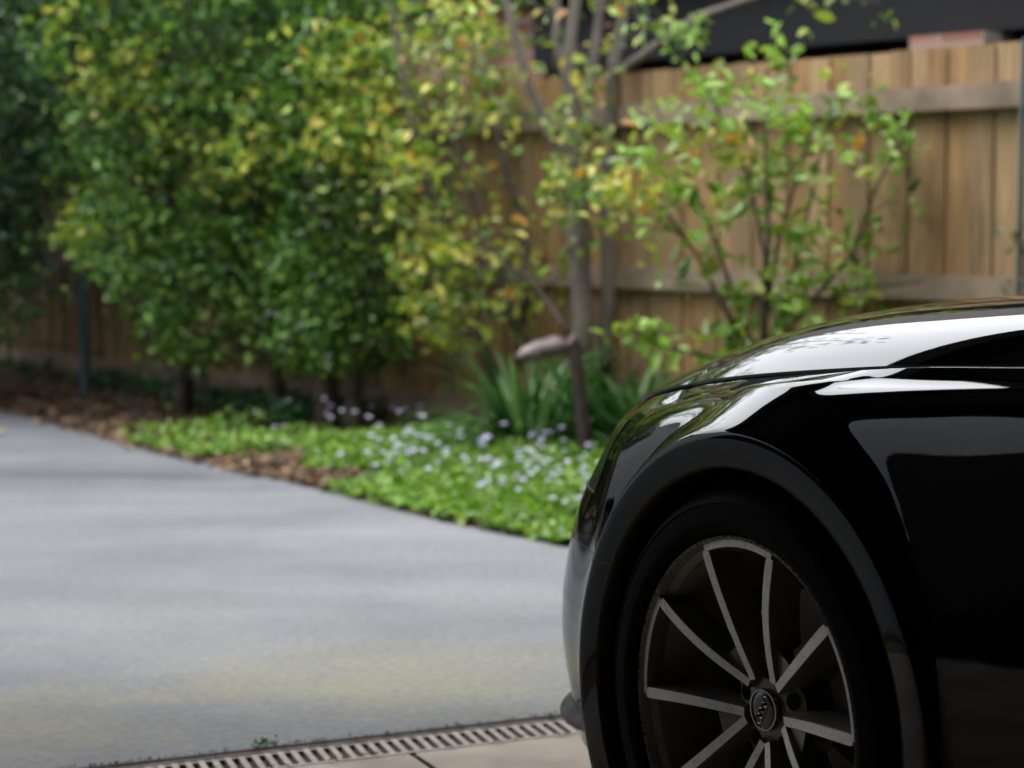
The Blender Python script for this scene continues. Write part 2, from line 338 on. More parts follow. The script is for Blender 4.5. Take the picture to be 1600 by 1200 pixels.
def leaves(name, ctr, size, cols, mat_, parent=None, upbias=.6, aspect=.5, fold=.25, nrm=None, flat=1.0):
    n = len(ctr); ctr = np.asarray(ctr, float); size = np.broadcast_to(size, (n,))*rng.uniform(.55, 1.35, n)
    nn = rng.normal(size=(n, 3)); nn[:, 2] *= flat; nn /= np.linalg.norm(nn, axis=1)[:, None]
    nn = nn + np.array([0, 0, upbias]) if nrm is None else nn*.5+nrm
    nn /= np.linalg.norm(nn, axis=1)[:, None]
    a = rng.normal(size=(n, 3)); a -= nn*(a*nn).sum(1)[:, None]; a /= np.linalg.norm(a, axis=1)[:, None]
    c = np.cross(nn, a)
    L = size[:, None]; Wd = L*aspect*.5
    up = nn*Wd*fold*2
    p0 = ctr - a*L*.5; p3 = ctr + a*L*.5 - nn*L*.08
    l1 = ctr - a*L*.18 + c*Wd + up; l2 = ctr + a*L*.2 + c*Wd*.8 + up*.8
    r1 = ctr - a*L*.18 - c*Wd + up; r2 = ctr + a*L*.2 - c*Wd*.8 + up*.8
    V = np.stack([p0, l1, l2, p3, r2, r1], 1).reshape(-1, 3)
    base_ = (np.arange(n)*6)[:, None]
    F = np.concatenate([base_+np.array([0, 3, 2, 1]), base_+np.array([0, 5, 4, 3])], 1).reshape(-1, 4)
    me = bpy.data.meshes.new(name); me.vertices.add(len(V)); me.vertices.foreach_set('co', V.ravel())
    me.loops.add(F.size); me.loops.foreach_set('vertex_index', F.ravel().astype(np.int32))
    me.polygons.add(len(F)); me.polygons.foreach_set('loop_start', (np.arange(len(F))*4).astype(np.int32))
    me.update(calc_edges=True); me.materials.append(mat_)
    ca = me.color_attributes.new('Col', 'FLOAT_COLOR', 'POINT')
    C4 = np.concatenate([np.repeat(np.asarray(cols), 6, 0), np.ones((n*6, 1))], 1); ca.data.foreach_set('color', C4.ravel())
    o = bpy.data.objects.new(name, me); COL.objects.link(o)
    if parent: o.parent = parent
    return o
def pick(n, pal, wts, jit=.18):
    pal = np.array(pal); wts = np.array(wts)/sum(wts)
    return np.clip(pal[rng.choice(len(pal), n, p=wts)]*rng.uniform(1-jit, 1+jit, (n, 1)), 0, 1)
def inpoly(x, y, poly):
    c = False; j = len(poly)-1
    for i in range(len(poly)):
        if (poly[i][1] > y) != (poly[j][1] > y) and x < (poly[j][0]-poly[i][0])*(y-poly[i][1])/(poly[j][1]-poly[i][1])+poly[i][0]: c = not c
        j = i
    return c
def clusters(poly, n, d0, dr_):
    xs = [p[0] for p in poly]; ys = [p[1] for p in poly]; out = []
    while len(out) < n:
        x, y = random.uniform(min(xs), max(xs)), random.uniform(min(ys), max(ys))
        if inpoly(x, y, poly): out.append(P(x, y, d0+random.uniform(-dr_, dr_)))
    return np.array(out)
def grow(trunks, cl, tip=.0016, expo=2.3, maxr=.05, wob=.02):
    """graph of twigs from trunk nodes to every leaf cluster; returns segment list (a, b, ra, rb)"""
    nodes = []; par = []; fixed = []
    for tr in trunks:
        pts, rad = tr
        for i in range(len(pts)-1):
            for s in np.linspace(0, 1, 6)[(0 if i == 0 else 1):]:
                nodes.append(pts[i]*(1-s)+pts[i+1]*s); par.append(-1); fixed.append(rad[i]*(1-s)+rad[i+1]*s)
    nodes = [np.array(n_) for n_ in nodes]; nt_ = len(nodes)
    top = nodes[0]
    order = np.argsort([min(np.linalg.norm(c-n_) for n_ in nodes[:nt_]) for c in cl])
    for oi in order:
        c = cl[oi]; A = np.array(nodes); d = np.linalg.norm(A-c, axis=1) + np.maximum(0, A[:, 2]-c[2]+.05)*1.5
        k = int(d.argmin()); mid = (A[k]+c)/2 + rng.normal(size=3)*wob*np.linalg.norm(A[k]-c)*2
        nodes.append(mid); par.append(k); nodes.append(c); par.append(len(nodes)-2)
    cnt = np.zeros(len(nodes))
    for i in range(len(nodes)-1, nt_-1, -1):
        cnt[i] += 1 if i % 1 == 0 else 0
        cnt[par[i]] += cnt[i]
    segs = []
    for i in range(nt_, len(nodes)):
        r = min(maxr, tip*cnt[i]**(1/expo)); segs.append((nodes[par[i]], nodes[i], r*1.08, r*.9))
    return segs
def wood_obj(name, trunks, segs, m, parent):
    mb = MB()
    for pts, rad in trunks:
        P_ = []; R_ = []
        for i in range(len(pts)-1):
            for s in np.linspace(0, 1, 5)[(0 if i == 0 else 1):]:
                P_.append(pts[i]*(1-s)+pts[i+1]*s + rng.normal(size=3)*rad[i]*.12); R_.append((rad[i]*(1-s)+rad[i+1]*s)*random.uniform(.93, 1.07))
        mb.tube(P_, R_, 9)
    for a, b_, ra, rb in segs: mb.tube([a, b_], [ra, rb], 4, cap=False)
    return mb.build(name, m, parent, smooth=True)
def plant(name, label, cat, base, trunks, parts, bark_m, group=None, wobble=.02, tip=.0016, leafmat=leaf_m, aspect=.5):
    """parts: list of (cluster centres, leaves per cluster, spread, leaf size, palette, weights)"""
    root = empty(name, tuple(base)); tag(root, label, cat, group)
    L, Z, Cc = [], [], []
    allc = []
    for cl, k, spr, sz, pal, wt in parts:
        allc.append(cl)
        for c in cl:
            kk = max(3, int(k*random.uniform(.5, 1.5))); s_ = spr*random.uniform(.7, 1.35)
            L.append(c + rng.normal(size=(kk, 3))*s_*np.array([1, 1, .75])); Z.append(np.full(kk, sz*random.uniform(.85, 1.15)))
            Cc.append(pick(kk, pal, wt)*random.uniform(.68, 1.3))
    allc = np.concatenate(allc)
    seg = grow(trunks, allc, wob=wobble, tip=tip)
    w = wood_obj('trunk', trunks, seg, bark_m, None)
    f = leaves('crown', np.concatenate(L), np.concatenate(Z), np.concatenate(Cc), leafmat, aspect=aspect)
    Mi = Matrix.Translation(-Vector(base))
    for o in (w, f): o.data.transform(Mi); o.parent = root
    return root
def TR(pts, rad): return ([P(*p) for p in pts], rad)

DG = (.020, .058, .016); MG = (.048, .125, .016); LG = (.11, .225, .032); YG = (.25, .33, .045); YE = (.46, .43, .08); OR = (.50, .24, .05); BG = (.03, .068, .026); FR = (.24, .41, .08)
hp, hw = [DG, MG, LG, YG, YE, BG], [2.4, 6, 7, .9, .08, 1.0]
# 1 far left dark tree
poly = [(-520, -260), (90, -260), (75, 60), (95, 200), (60, 330), (75, 420), (30, 505), (-520, 540)]
b0 = G(-80, 600)
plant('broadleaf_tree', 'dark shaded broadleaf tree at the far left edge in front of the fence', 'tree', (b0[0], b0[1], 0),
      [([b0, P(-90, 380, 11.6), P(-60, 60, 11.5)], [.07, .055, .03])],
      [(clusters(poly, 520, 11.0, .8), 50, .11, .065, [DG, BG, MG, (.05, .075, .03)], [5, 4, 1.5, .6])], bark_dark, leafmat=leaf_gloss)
bu_ = P(230, 340, 12.2); bu_[2] = 0  # extra dark shrub, added to shade the left stretch of fence
plant('fence_shading_shrub', 'dark shrub added to shade the fence behind the speckled hedge shrub at the left', 'shrub', tuple(bu_), [([bu_, P(220, 420, 12.1), P(220, 200, 12.0)], [.05, .04, .015])],
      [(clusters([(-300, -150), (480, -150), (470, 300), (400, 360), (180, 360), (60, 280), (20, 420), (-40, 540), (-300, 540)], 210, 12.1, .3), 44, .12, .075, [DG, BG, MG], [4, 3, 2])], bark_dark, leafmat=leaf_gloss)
# 2 big hedge shrub left
poly = [(30, -230), (470, -260), (480, 60), (470, 300), (480, 530), (430, 560), (360, 540), (300, 585), (265, 550), (225, 500), (170, 430), (165, 330), (120, 240), (100, 130), (45, 60)]
b1 = G(285, 645); b2 = G(430, 657)
plant('hedge_shrub', 'tall leafy green shrub with speckled leaves, left of the double dark trunks', 'shrub', (b1[0], b1[1], 0),
      [([b1, P(288, 560, 10.5), P(270, 380, 10.4), P(250, 100, 10.3)], [.05, .042, .035, .015]), ([b2, P(428, 560, 10.1), P(400, 380, 10.0), P(380, 60, 10.0)], [.045, .04, .03, .015])],
      [(clusters(poly, 560, 10.2, .55), 48, .085, .047, hp, hw),
       (clusters([(120, 0), (210, 40), (260, 130), (200, 220), (110, 120)], 17, 9.8, .15), 22, .08, .055, [YG, YE, LG], [5, 2, 3]),
       (clusters([(260, 180), (420, 150), (440, 260), (330, 300)], 15, 9.6, .15), 22, .08, .055, [YG, YE, LG], [4, 1.5, 4]),
       (clusters([(75, 350), (140, 320), (185, 350), (150, 400), (100, 390)], 10, 10.0, .15), 22, .06, .055, [YG, YE, LG], [4, 1, 5])], bark_dark, leafmat=leaf_gloss)
# 3 second hedge shrub
poly = [(430, -260), (640, -230), (600, 40), (610, 160), (570, 260), (590, 380), (650, 470), (640, 530), (560, 555), (480, 560), (440, 510)]
b3 = G(510, 672); b4 = G(552, 676)
plant('hedge_shrub', 'green shrub rising from two dark trunks side by side, left of the yellowing tree', 'shrub', (b3[0], b3[1], 0),
      [([b3, P(508, 560, 9.7), P(500, 350, 9.6), P(480, 40, 9.6)], [.062, .05, .035, .015]), ([b4, P(556, 585, 9.6), P(585, 470, 9.6), P(590, 200, 9.6), P(560, -50, 9.6)], [.045, .038, .03, .02, .01])],
      [(clusters(poly, 285, 9.65, .45), 48, .085, .047, hp, hw),
       (clusters([(500, 40), (610, 70), (600, 240), (520, 240)], 30, 9.2, .15), 20, .08, .055, [YG, YE, LG, OR], [5, 2, 4, .1])], bark_dark, leafmat=leaf_gloss)
# 4 yellowing thin tree
b5 = G(800, 672)
yt = [([b5, P(760, 560, 9.2), P(700, 380, 9.1), P(640, 180, 9.0), P(600, -60, 9)], [.03, .026, .02, .013, .006]),
      ([b5+np.array([.05, 0, 0]), P(812, 520, 9.2), P(765, 380, 9.1), P(700, 200, 9.0), P(690, -80, 9)], [.03, .026, .02, .013, .006]),
      ([b5+np.array([.0, .05, 0]), P(822, 470, 9.2), P(815, 340, 9.2), P(760, 160, 9.1), P(770, -100, 9)], [.028, .024, .018, .013, .006]),
      ([P(880, 500, 9.2), P(830, 420, 9.1), P(750, 330, 9.0), P(690, 300, 9.0)], [.009, .008, .006, .004])]
yp, yw = [YG, YE, LG, OR, MG], [5.5, 3.3, 3.2, .35, 1.5]
plant('yellowing_tree', 'slender many-branched tree with sparse yellow and lime leaves, left of the grey trunks', 'tree', (b5[0], b5[1], 0), yt,
      [(clusters([(560, -180), (860, -180), (840, 60), (800, 300), (860, 480), (760, 560), (640, 520), (600, 300)], 120, 9.0, .4), 7, .065, .056, yp, yw),
       (clusters([(600, 180), (700, 260), (740, 420), (720, 540), (640, 520), (610, 360)], 34, 8.9, .3), 14, .06, .065, yp, yw),
       (clusters([(590, 0), (770, 0), (780, 190), (620, 220)], 34, 8.9, .3), 10, .07, .06, yp, yw),
       (clusters([(780, 330), (880, 380), (930, 440), (840, 520), (780, 480)], 8, 8.9, .3), 10, .06, .065, [YE, YG, OR], [4, 4, 2])], bark, wobble=.05, tip=.0022)
# 5 grey multi trunk tree
b6 = G(912, 690)
gt_ = [([b6, P(911, 560, 8.6), P(905, 440, 8.6), P(900, 260, 8.6), P(885, 100, 8.6), P(905, -40, 8.6), P(930, -400, 8.6)], [.056, .052, .048, .038, .030, .024, .010]),
       ([b6+np.array([.10, .03, 0]), P(946, 560, 8.65), P(951, 430, 8.65), P(946, 250, 8.65), P(958, 100, 8.65), P(985, -50, 8.65), P(1040, -350, 8.7)], [.038, .036, .033, .029, .027, .022, .01]),
       ([P(905, 300, 8.6), P(870, 230, 8.55), P(828, 140, 8.5), P(800, 40, 8.5), P(770, -120, 8.5)], [.026, .024, .021, .018, .01]),
       ([P(955, 120, 8.65), P(1020, 76, 8.55), P(1090, 28, 8.5), P(1180, -4, 8.4), P(1300, -60, 8.4)], [.022, .021, .019, .017, .009]),
       ([P(885, 120, 8.6), P(868, 60, 8.6), P(872, -40, 8.6), P(860, -200, 8.6)], [.022, .018, .016, .008]),
       ([P(903, 200, 8.6), P(925, 120, 8.6), P(935, 20, 8.6), P(925, -150, 8.6)], [.024, .022, .02, .01]),
       ([P(700, 300, 9.0), P(760, 380, 8.9), P(830, 440, 8.8), P(890, 520, 8.65)], [.004, .007, .010, .012])]
plant('grey_barked_tree', 'grey tree with several upright bare trunks standing behind the garden lamp', 'tree', (b6[0], b6[1], 0), gt_,
      [(clusters([(780, -130), (1060, -130), (1030, 40), (940, 100), (960, 330), (900, 440), (860, 380), (870, 120)], 60, 8.45, .35), 7, .06, .055, yp, yw),
       (clusters([(860, 180), (930, 200), (930, 330), (870, 350)], 14, 8.3, .15), 9, .05, .05, [LG, YG, FR, YE], [4, 4, 2, 1]),
       (clusters([(1040, 40), (1090, 30), (1090, 80), (1050, 90)], 5, 8.3, .1), 10, .045, .055, [FR, LG, YG], [4, 3, 2]),
       (clusters([(1150, -90), (1420, -90), (1400, 8), (1200, 2)], 14, 8.3, .2), 12, .06, .055, [LG, YG, YE], [4, 4, 1])], bark, wobble=.04, tip=.002)
# 6 light green shrub in front of the fence
b7 = G(1195, 770); b7 = np.array([b7[0], P(1195, 340, 7.55)[1], 0])
def q7(x, y): return P(x, y, 7.5+random.uniform(-.12, .12))
stems = []
for pts in ([(1190, 560), (1195, 400), (1165, 260), (1090, 110)], [(1195, 560), (1200, 380), (1195, 240), (1200, 110), (1230, 80)], [(1200, 560), (1240, 420), (1270, 300), (1300, 150)],
            [(1185, 560), (1150, 470), (1100, 330), (1050, 220), (1000, 190)], [(1180, 570), (1130, 480), (1090, 400), (1040, 330), (980, 290)], [(1200, 560), (1260, 480), (1330, 400), (1370, 290), (1430, 190)],
            [(1190, 550), (1250, 480), (1340, 450), (1440, 440)], [(1185, 570), (1120, 560), (1030, 540), (975, 505)], [(1190, 540), (1215, 380), (1250, 260), (1270, 200)]):
    p = [b7 + rng.normal(size=3)*np.array([.05, .05, 0])] + [q7(*a) for a in pts]; stems.append((p, list(np.linspace(.012, .004, len(p)))))
fp, fw_ = [FR, LG, YG, YE, OR, MG], [6.5, 2.5, 4.5, .7, .05, .3]
def along(k, spread):
    out = []
    for st, rad in stems:
        for _ in range(k):
            i = random.randint(1, len(st)-2); s = random.random(); out.append(st[i]*(1-s)+st[i+1]*s + rng.normal(size=3)*spread*np.array([1, .8, .8]))
    return np.array(out)
plant('young_shrub', 'airy lime green shrub with loose leaves and thin stems against the fence', 'shrub', (b7[0], b7[1], 0), stems,
      [(along(11, .085), 8, .045, .066, fp, fw_),
       (clusters([(1010, 150), (1120, 80), (1180, 120), (1330, 200), (1390, 330), (1370, 420), (1250, 470), (1160, 440), (1040, 390), (1010, 250)], 60, 7.5, .22), 6, .045, .066, fp, fw_),
       (clusters([(950, 285), (1020, 270), (1030, 310), (970, 340)], 8, 7.35, .08), 12, .04, .065, [YE, YG, FR, OR], [5, 3, 2, 1.5]),
       (clusters([(1050, 220), (1160, 210), (1200, 260), (1080, 270)], 9, 7.3, .08), 8, .04, .06, [YE, YG, OR], [3, 4, 2]),
       (clusters([(1400, 170), (1440, 180), (1430, 230), (1390, 230)], 4, 7.35, .05), 8, .035, .055, [FR, MG], [4, 2]),
       (clusters([(970, 490), (1030, 510), (1020, 540), (975, 520)], 6, 7.4, .05), 9, .04, .06, [FR, YG], [4, 2])], bark_dark, wobble=.04, tip=.0012, aspect=.45)
# a fern-like sprig and thin stake at the right edge
# 7 strappy plants
def strappy(cx, cy, d, n, L, label, wide=1.0):
    b = G(cx, cy); b = np.array([b[0], b[1], 0]); s = d/(b[1]/math.cos(PITCH)) ; b = np.array([P(cx, 340, d)[0], P(cx, 340, d)[1], 0])
    root = empty('strap_leaf_plant', tuple(b)); tag(root, label, 'plant', 'clumps of strap leaves under the grey trunks')
    V, F, Cc = [], [], []
    for i in range(n):
        a = random.uniform(0, 2*math.pi); l = L*random.uniform(.6, 1.15); w = random.uniform(.009, .017); el = R(random.uniform(22, 80))
        dv = np.array([math.cos(a), math.sin(a), 0]); side = np.array([-math.sin(a), math.cos(a), 0]); o = dv*random.uniform(0, .09) + np.array([random.uniform(-.05, .05), random.uniform(-.05, .05), 0])
        p = o.copy(); e = el; K = 9; k0 = len(V); droop = random.uniform(.9, 2.4)*(1.6-el/1.5)
        col = pick(1, [(.035, .10, .022), (.055, .155, .035), (.12, .235, .07), (.022, .065, .018)], [4, 4, 3, 1.5])[0]
        for j in range(K):
            tt = j/(K-1); ww = w*(1-.15*tt)*(1 if tt < .75 else max(.08, (1-tt)/.25))
            V += [p-side*ww+np.array([0, 0, .3*ww]), p, p+side*ww+np.array([0, 0, .3*ww])]; Cc += [col]*3
            p = p + (dv*math.cos(e)+np.array([0, 0, math.sin(e)]))*l/(K-1); e -= droop/(K-1)*(.4+1.4*tt)
            p[2] = max(p[2], .01)
            if j: 
                q = k0+3*(j-1); F += [(q, q+1, q+4, q+3), (q+1, q+2, q+5, q+4)]
    o = grid_obj('leaves', V, F, blade_m, root); ca = o.data.color_attributes.new('Col', 'FLOAT_COLOR', 'POINT')
    ca.data.foreach_set('color', np.concatenate([np.array(Cc), np.ones((len(Cc), 1))], 1).ravel())
    return root
strappy(825, 0, 8.3, 170, .62, 'dark green strap-leaved clump to the left of the garden lamp post')
strappy(900, 0, 8.5, 140, .6, 'dark green strap-leaved clump at the foot of the grey trunks, behind the lamp post')
strappy(990, 0, 8.25, 120, .56, 'green strap-leaved clump nearest the front of the black car')

# ground cover along the bed
def bed_pt(s, t):                                          # s along the edge polyline px, t metres back from it
    xs = np.array([p[0] for p in edge_px]+[1100, 1500, 1900]); E_ = np.array([tuple(e) for e in edge[:13]])
    x = np.interp(s, xs, E_[:, 0]); y = np.interp(s, xs, E_[:, 1])
    return np.array([x, y, 0]) + np.array([.62, .78, 0])*t
def fbm(x, y): return math.sin(x*2.3+1.1*math.sin(y*1.7))+.6*math.sin(y*3.9+x*1.3)+.4*math.sin(x*7.1-y*5.3)
cp, cc_, cs = [], [], []
while len(cp) < 30000:
    s = random.uniform(190, 1500); t_ = random.uniform(-.02, 1.9)
    back = np.interp(s, [190, 330, 480, 900, 1500], [.95, 1.2, 1.6, 1.9, 1.9])
    if t_ > back: continue
    p = bed_pt(s, t_); f = fbm(p[0], p[1]); den = np.interp(s, [190, 380, 470, 560], [.4, .7, .95, 1.0])
    if f < np.interp(s, [190, 440, 560], [-.25, -1.0, -1.6]) or random.random() > den: continue
    h = .035+.05*max(0, min(1, (f+1)/2.2))+.05*min(1, t_/.9)
    p[2] = h*random.uniform(.15, 1.0); cp.append(p)
    cc_.append(None)
cols = pick(len(cp), [(.12, .25, .03), (.19, .34, .05), (.065, .15, .022), (.28, .40, .08)], [4, 5, 2.5, 1.5])
tag(leaves('ground_cover', np.array(cp), .038, cols, cover_m, upbias=1.1, aspect=.75), kind='stuff', label='bright green low ground cover spreading along the driveway edge', cat='ground cover')
cp = []
for _ in range(9000):
    s = random.uniform(-700, 260); t_ = random.uniform(.85, 2.3); p = bed_pt(s, t_)
    if fbm(p[0]*1.2, p[1]) < -.5: continue
    p[2] = random.uniform(.01, .13); cp.append(p)
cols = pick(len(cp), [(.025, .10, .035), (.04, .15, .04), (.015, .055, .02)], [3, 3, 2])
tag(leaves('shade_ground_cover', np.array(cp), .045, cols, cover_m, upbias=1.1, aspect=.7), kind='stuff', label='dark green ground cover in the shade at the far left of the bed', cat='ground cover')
# small flowers on stalks
fm = MB(); fpos = []
for _ in range(300):
    s = random.choice([random.uniform(480, 1100), random.uniform(230, 1000), random.uniform(500, 1050)]); t_ = random.choice([random.uniform(.1, 1.7), random.uniform(.15, 1.1)])
    if s < 480: t_ = random.uniform(.5, 1.3)
    p = bed_pt(s, t_); h = random.uniform(.09, .2); q = p + np.array([random.uniform(-.02, .02), random.uniform(-.02, .02), h]); fpos.append(q); fm.tube([p, q], .0012, 3, cap=False)
fl_c = np.concatenate([f + np.concatenate([.0075*np.array([[math.cos(a), math.sin(a), 0] for a in np.linspace(0, 5.03, 5)])]) for f in fpos])
tag(fm.build('flower_stalks', mat('stalk_green', (.06, .15, .03))), kind='stuff', label='thin stalks carrying the small lilac flowers above the ground cover', cat='flower stalks')
fo_ = leaves('lilac_flowers', fl_c, .015, pick(len(fl_c), [(.60, .57, .78), (.72, .70, .86), (.50, .46, .70)], [4, 4, 2], .08), petal_m, upbias=1.5, aspect=.9)
tag(fo_, kind='stuff', label='small pale lilac flowers scattered over the green ground cover', cat='flowers')
# leaf litter
cp = []
while len(cp) < 9000:
    s = random.uniform(-700, 1500); t_ = abs(random.gauss(0, .5))-.03
    if s > 520 and random.random() > .25: continue
    if s > 900 and random.random() > .4: continue
    p = bed_pt(s, t_*(1.5 if s < 420 else .5)); p[2] = random.uniform(.001, .022); cp.append(p)
tag(leaves('leaf_litter', np.array(cp), .046, pick(len(cp), [(.20, .125, .07), (.13, .07, .04), (.08, .042, .026), (.34, .24, .12), (.05, .03, .018)], [4, 4, 4, 1.8, 4]), litter_m, upbias=2.2, aspect=.6),
    kind='stuff', label='brown and tan fallen leaves lying along the garden edge', cat='leaf litter')
for (x, y, lab) in [(62, 662, 'pale fallen leaf on the driveway nearest its upper left corner'), (196, 703, 'pale yellow fallen leaf on the driveway beside the curved garden edge'), (2, 680, 'tan fallen leaf on the driveway at the left border')]:
    p = G(x, y); o = leaves('fallen_leaf', np.array([[0, 0, .012]]), .07, np.array([[.30, .25, .15]]), litter_m, upbias=3, aspect=.6); o.location = (p[0], p[1], .004)
    tag(o, lab, 'leaf', 'loose leaves on the driveway')
tag(leaves('drain_grit', GRIT, .009, pick(len(GRIT), [(.10, .07, .045), (.05, .035, .025), (.22, .16, .10)], [3, 3, 1.5]), litter_m, upbias=3, aspect=.7), kind='stuff', label='dark crumbs of dirt and leaf caught along the drain', cat='grit')
wp = G(418, 1166); ws_ = leaves('weed_tuft', rng.normal(size=(22, 3))*np.array([.016, .005, .004])+np.array([0, 0, .008]), .013, pick(22, [(.05, .13, .02), (.1, .22, .04)], [1, 1]), cover_m)
ws_.location = (wp[0], wp[1], .0); tag(ws_, 'tiny green weed sprouting from the crack beside the drain', 'weed')

# ---------------------------------------------------------------- garden lamp and stakes
rust = mat('weathered_bronze', (.085, .058, .055), rough=.5, metal=.3, noise=(14, (.05, .035, .035), .35, .7))
lhm = mat('worn_lamp_head', (.085, .068, .068), rough=.45, metal=.2, noise=(18, (.17, .12, .12), .4, .65))
LD = 7.98
lb = P(921, 740, LD); lb[2] = 0
lr = empty('garden_lamp', tuple(lb)); tag(lr, 'leaning bronze garden lamp post with a tilted cylindrical head', 'garden lamp')
l0 = np.zeros(3); l1_ = P(897, 535, LD)-lb
m_ = MB(); m_.tube([l0, l0+(l1_-l0)*.5, l1_], .028, 14); m_.build('post', rust, lr, True, 40)
h0 = P(886, 541, LD)-lb; h1 = P(806, 560, LD)-lb; ax = (h1-h0)/np.linalg.norm(h1-h0)
m_ = MB(); m_.tube([l1_+np.array([0, 0, -.01]), l1_+np.array([.0, 0, .015]), h0+(l1_-h0)*.4, h0], [.026, .023, .020, .020], 10); m_.build('arm', rust, lr, True, 40)
LN = np.linalg.norm(h1-h0); sx_ = np.cross(ax, [0, 0, 1.]); sx_ /= np.linalg.norm(sx_); uz_ = np.cross(sx_, ax)
def head(name, secs, m, off=0.0):
    m_ = MB(); vs_ = []; n_ = 20
    for (q_, hw_, hh_) in secs:
        for k in range(n_): a = 2*math.pi*k/n_; ca, sa = math.cos(a), math.sin(a); vs_.append(h0+ax*LN*q_ + sx_*hw_*ca + uz_*(hh_*(sa if sa > 0 else .55*sa)+off))
    fs = [(i_*n_+k, i_*n_+(k+1) % n_, (i_+1)*n_+(k+1) % n_, (i_+1)*n_+k) for i_ in range(len(secs)-1) for k in range(n_)]
    fs += [tuple(range(n_)), tuple((len(secs)-1)*n_+k for k in range(n_))]; m_.add(vs_, fs); return m_.build(name, m, lr, True, 50)
head('lamp_head', [(0, .018, .020), (.05, .036, .040), (.2, .050, .054), (.6, .052, .050), (.85, .042, .036), (.97, .026, .018), (1, .010, .008)], lhm)
head('lamp_glass', [(.14, .034, .012), (.2, .042, .014), (.6, .044, .014), (.84, .032, .010)], rust, -.020)
teal = mat('teal_metal', (.035, .07, .075), rough=.5)
for (x, y0, y1, d, r, nm, lab, cat) in [(129, 375, 592, 11.3, .032, 'garden_post', 'dark blue-green post standing in shade before the fence at the left', 'post'),
                                        (1600, 60, 600, 6.9, .010, 'garden_stake', 'slim teal stake against the fence at the right edge', 'stake')]:
    b = P(x, y0, d); m_ = MB(); m_.tube([(0, 0, 0), (0, 0, b[2]-.01), (0, 0, b[2])], [r, r, r*.5], 12); o = m_.build(nm, teal, None, True, 40); o.location = (b[0], b[1], 0); tag(o, lab, cat)
fs = P(1600, 600, 6.85)
plant('climbing_plant', 'dark feathery climber on the slim stake at the right edge', 'plant', (fs[0], fs[1], 0), [([np.array([fs[0], fs[1], 0]), P(1602, 470, 6.85), P(1600, 380, 6.85)], [.006, .005, .003])],
      [(clusters([(1580, 330), (1640, 300), (1640, 450), (1575, 430)], 8, 6.85, .05), 7, .03, .05, [BG, DG, (.06, .15, .09)], [3, 2, 2])], bark_dark, aspect=.25)
# trees beyond the fence (seen above it and mirrored in the bonnet)
for i, (x, d, lab) in enumerate([(60, 15.5, 'dark tree rising beyond the fence at the far left'), (420, 14.5, 'dark tree beyond the fence, behind the big hedge shrub'), (700, 17.5, 'dark tree beyond the fence, rising over the house roof behind the yellowing tree')]):
    b = P(x, 340, d); b[2] = 0; cl = b + np.array([0, 0, 3.0 if x < 1000 else 4.3]) + rng.normal(size=(170, 3))*np.array([1.1, .8, .95])
    plant('background_tree', lab, 'tree', tuple(b), [([b, b+np.array([.1, 0, 1.6]), b+np.array([0, 0, 3.4 if x < 1000 else 5])], [.12, .09, .03])],
          [(cl, 34, .2, .11, [DG, BG, MG], [4, 2, 3])], bark_dark, leafmat=leaf_gloss)
#CARSECTION
# ---------------------------------------------------------------- garage around the camera (mirrored in the paint)
ga = empty('garage', (dA[0], dA[1], 0), math.atan2(D1[1], D1[0])); tag(ga, 'open garage bay that shelters the black car, seen mirrored in its paint', 'garage')
plaster = mat('garage_plaster', (.22, .215, .21), rough=.9, noise=(2, (.18, .175, .17), .35, .7)); dark_ceil = mat('garage_ceiling', (.05, .05, .052), rough=.9)
G0 = 1.05; GL, GR, GB, GH = -4.9, 5.2, -6.6, 2.45
m_ = MB(); m_.box(((GL+GR)/2, (G0+GB)/2, GH+.1), ((GR-GL)/2+.2, (G0-GB)/2, .1)); m_.build('ceiling', dark_ceil, ga)
m_ = MB(); m_.box(((GL+GR)/2, G0-.1, GH-.11), ((GR-GL)/2, .1, .108)); m_.build('lintel', dark_ceil, ga)
m_ = MB(); m_.box((GL-.1, (G0+GB)/2, GH/2), (.1, (G0-GB)/2, GH/2-.003)); m_.build('side_wall', plaster, ga)
m_ = MB(); m_.box((GR+.1, (G0+GB)/2, GH/2), (.1, (G0-GB)/2, GH/2-.003)); m_.build('side_wall', plaster, ga)
m_ = MB(); m_.box(((GL+GR)/2, GB-.1, GH/2), ((GR-GL)/2, .1, GH/2-.003)); m_.build('back_wall', plaster, ga)
m_ = MB(); m_.box(((GL+GR)/2, (G0+GB)/2, GH+.6), ((GR-GL)/2+.3, (G0-GB)/2+.1, .03)); m_.box(((GL+GR)/2, G0-.02, GH+.4), ((GR-GL)/2+.2, .02, .18)); m_.build('roof', beam_m, ga)
# rendered house wall with a deep eave along the left of the driveway (outside the frame, mirrored in the car's flank)
lh = empty('rendered_house', tuple(dA[:1])+(dA[1], 0), math.atan2(D1[1], D1[0])); tag(lh, 'grey rendered house wall with dark eaves, seen only mirrored in the flank of the car', 'house')
render_m = mat('grey_render', (.72, .72, .75), rough=.9, noise=(3, (.64, .64, .67), .35, .7), bump=(60, .3, .003))
L0, L1, LX = G0+.01, 6.3, -4.6
m_ = MB(); m_.box((LX-.1, (L0+L1)/2, 2.35), (.1, (L1-L0)/2, 2.35)); m_.build('wall', render_m, lh)
m_ = MB(); m_.box((LX+.012, 1.7, 1.0), (.01, 1.6, .996)); m_.build('roller_door', beam_m, lh)
m_ = MB(); m_.box((LX+.35, (L0+L1)/2, 4.76), (.5, (L1-L0)/2+.1, .05)); m_.box((LX+.87, (L0+L1)/2, 4.82), (.03, (L1-L0)/2+.1, .13)); m_.build('eaves', beam_m, lh)
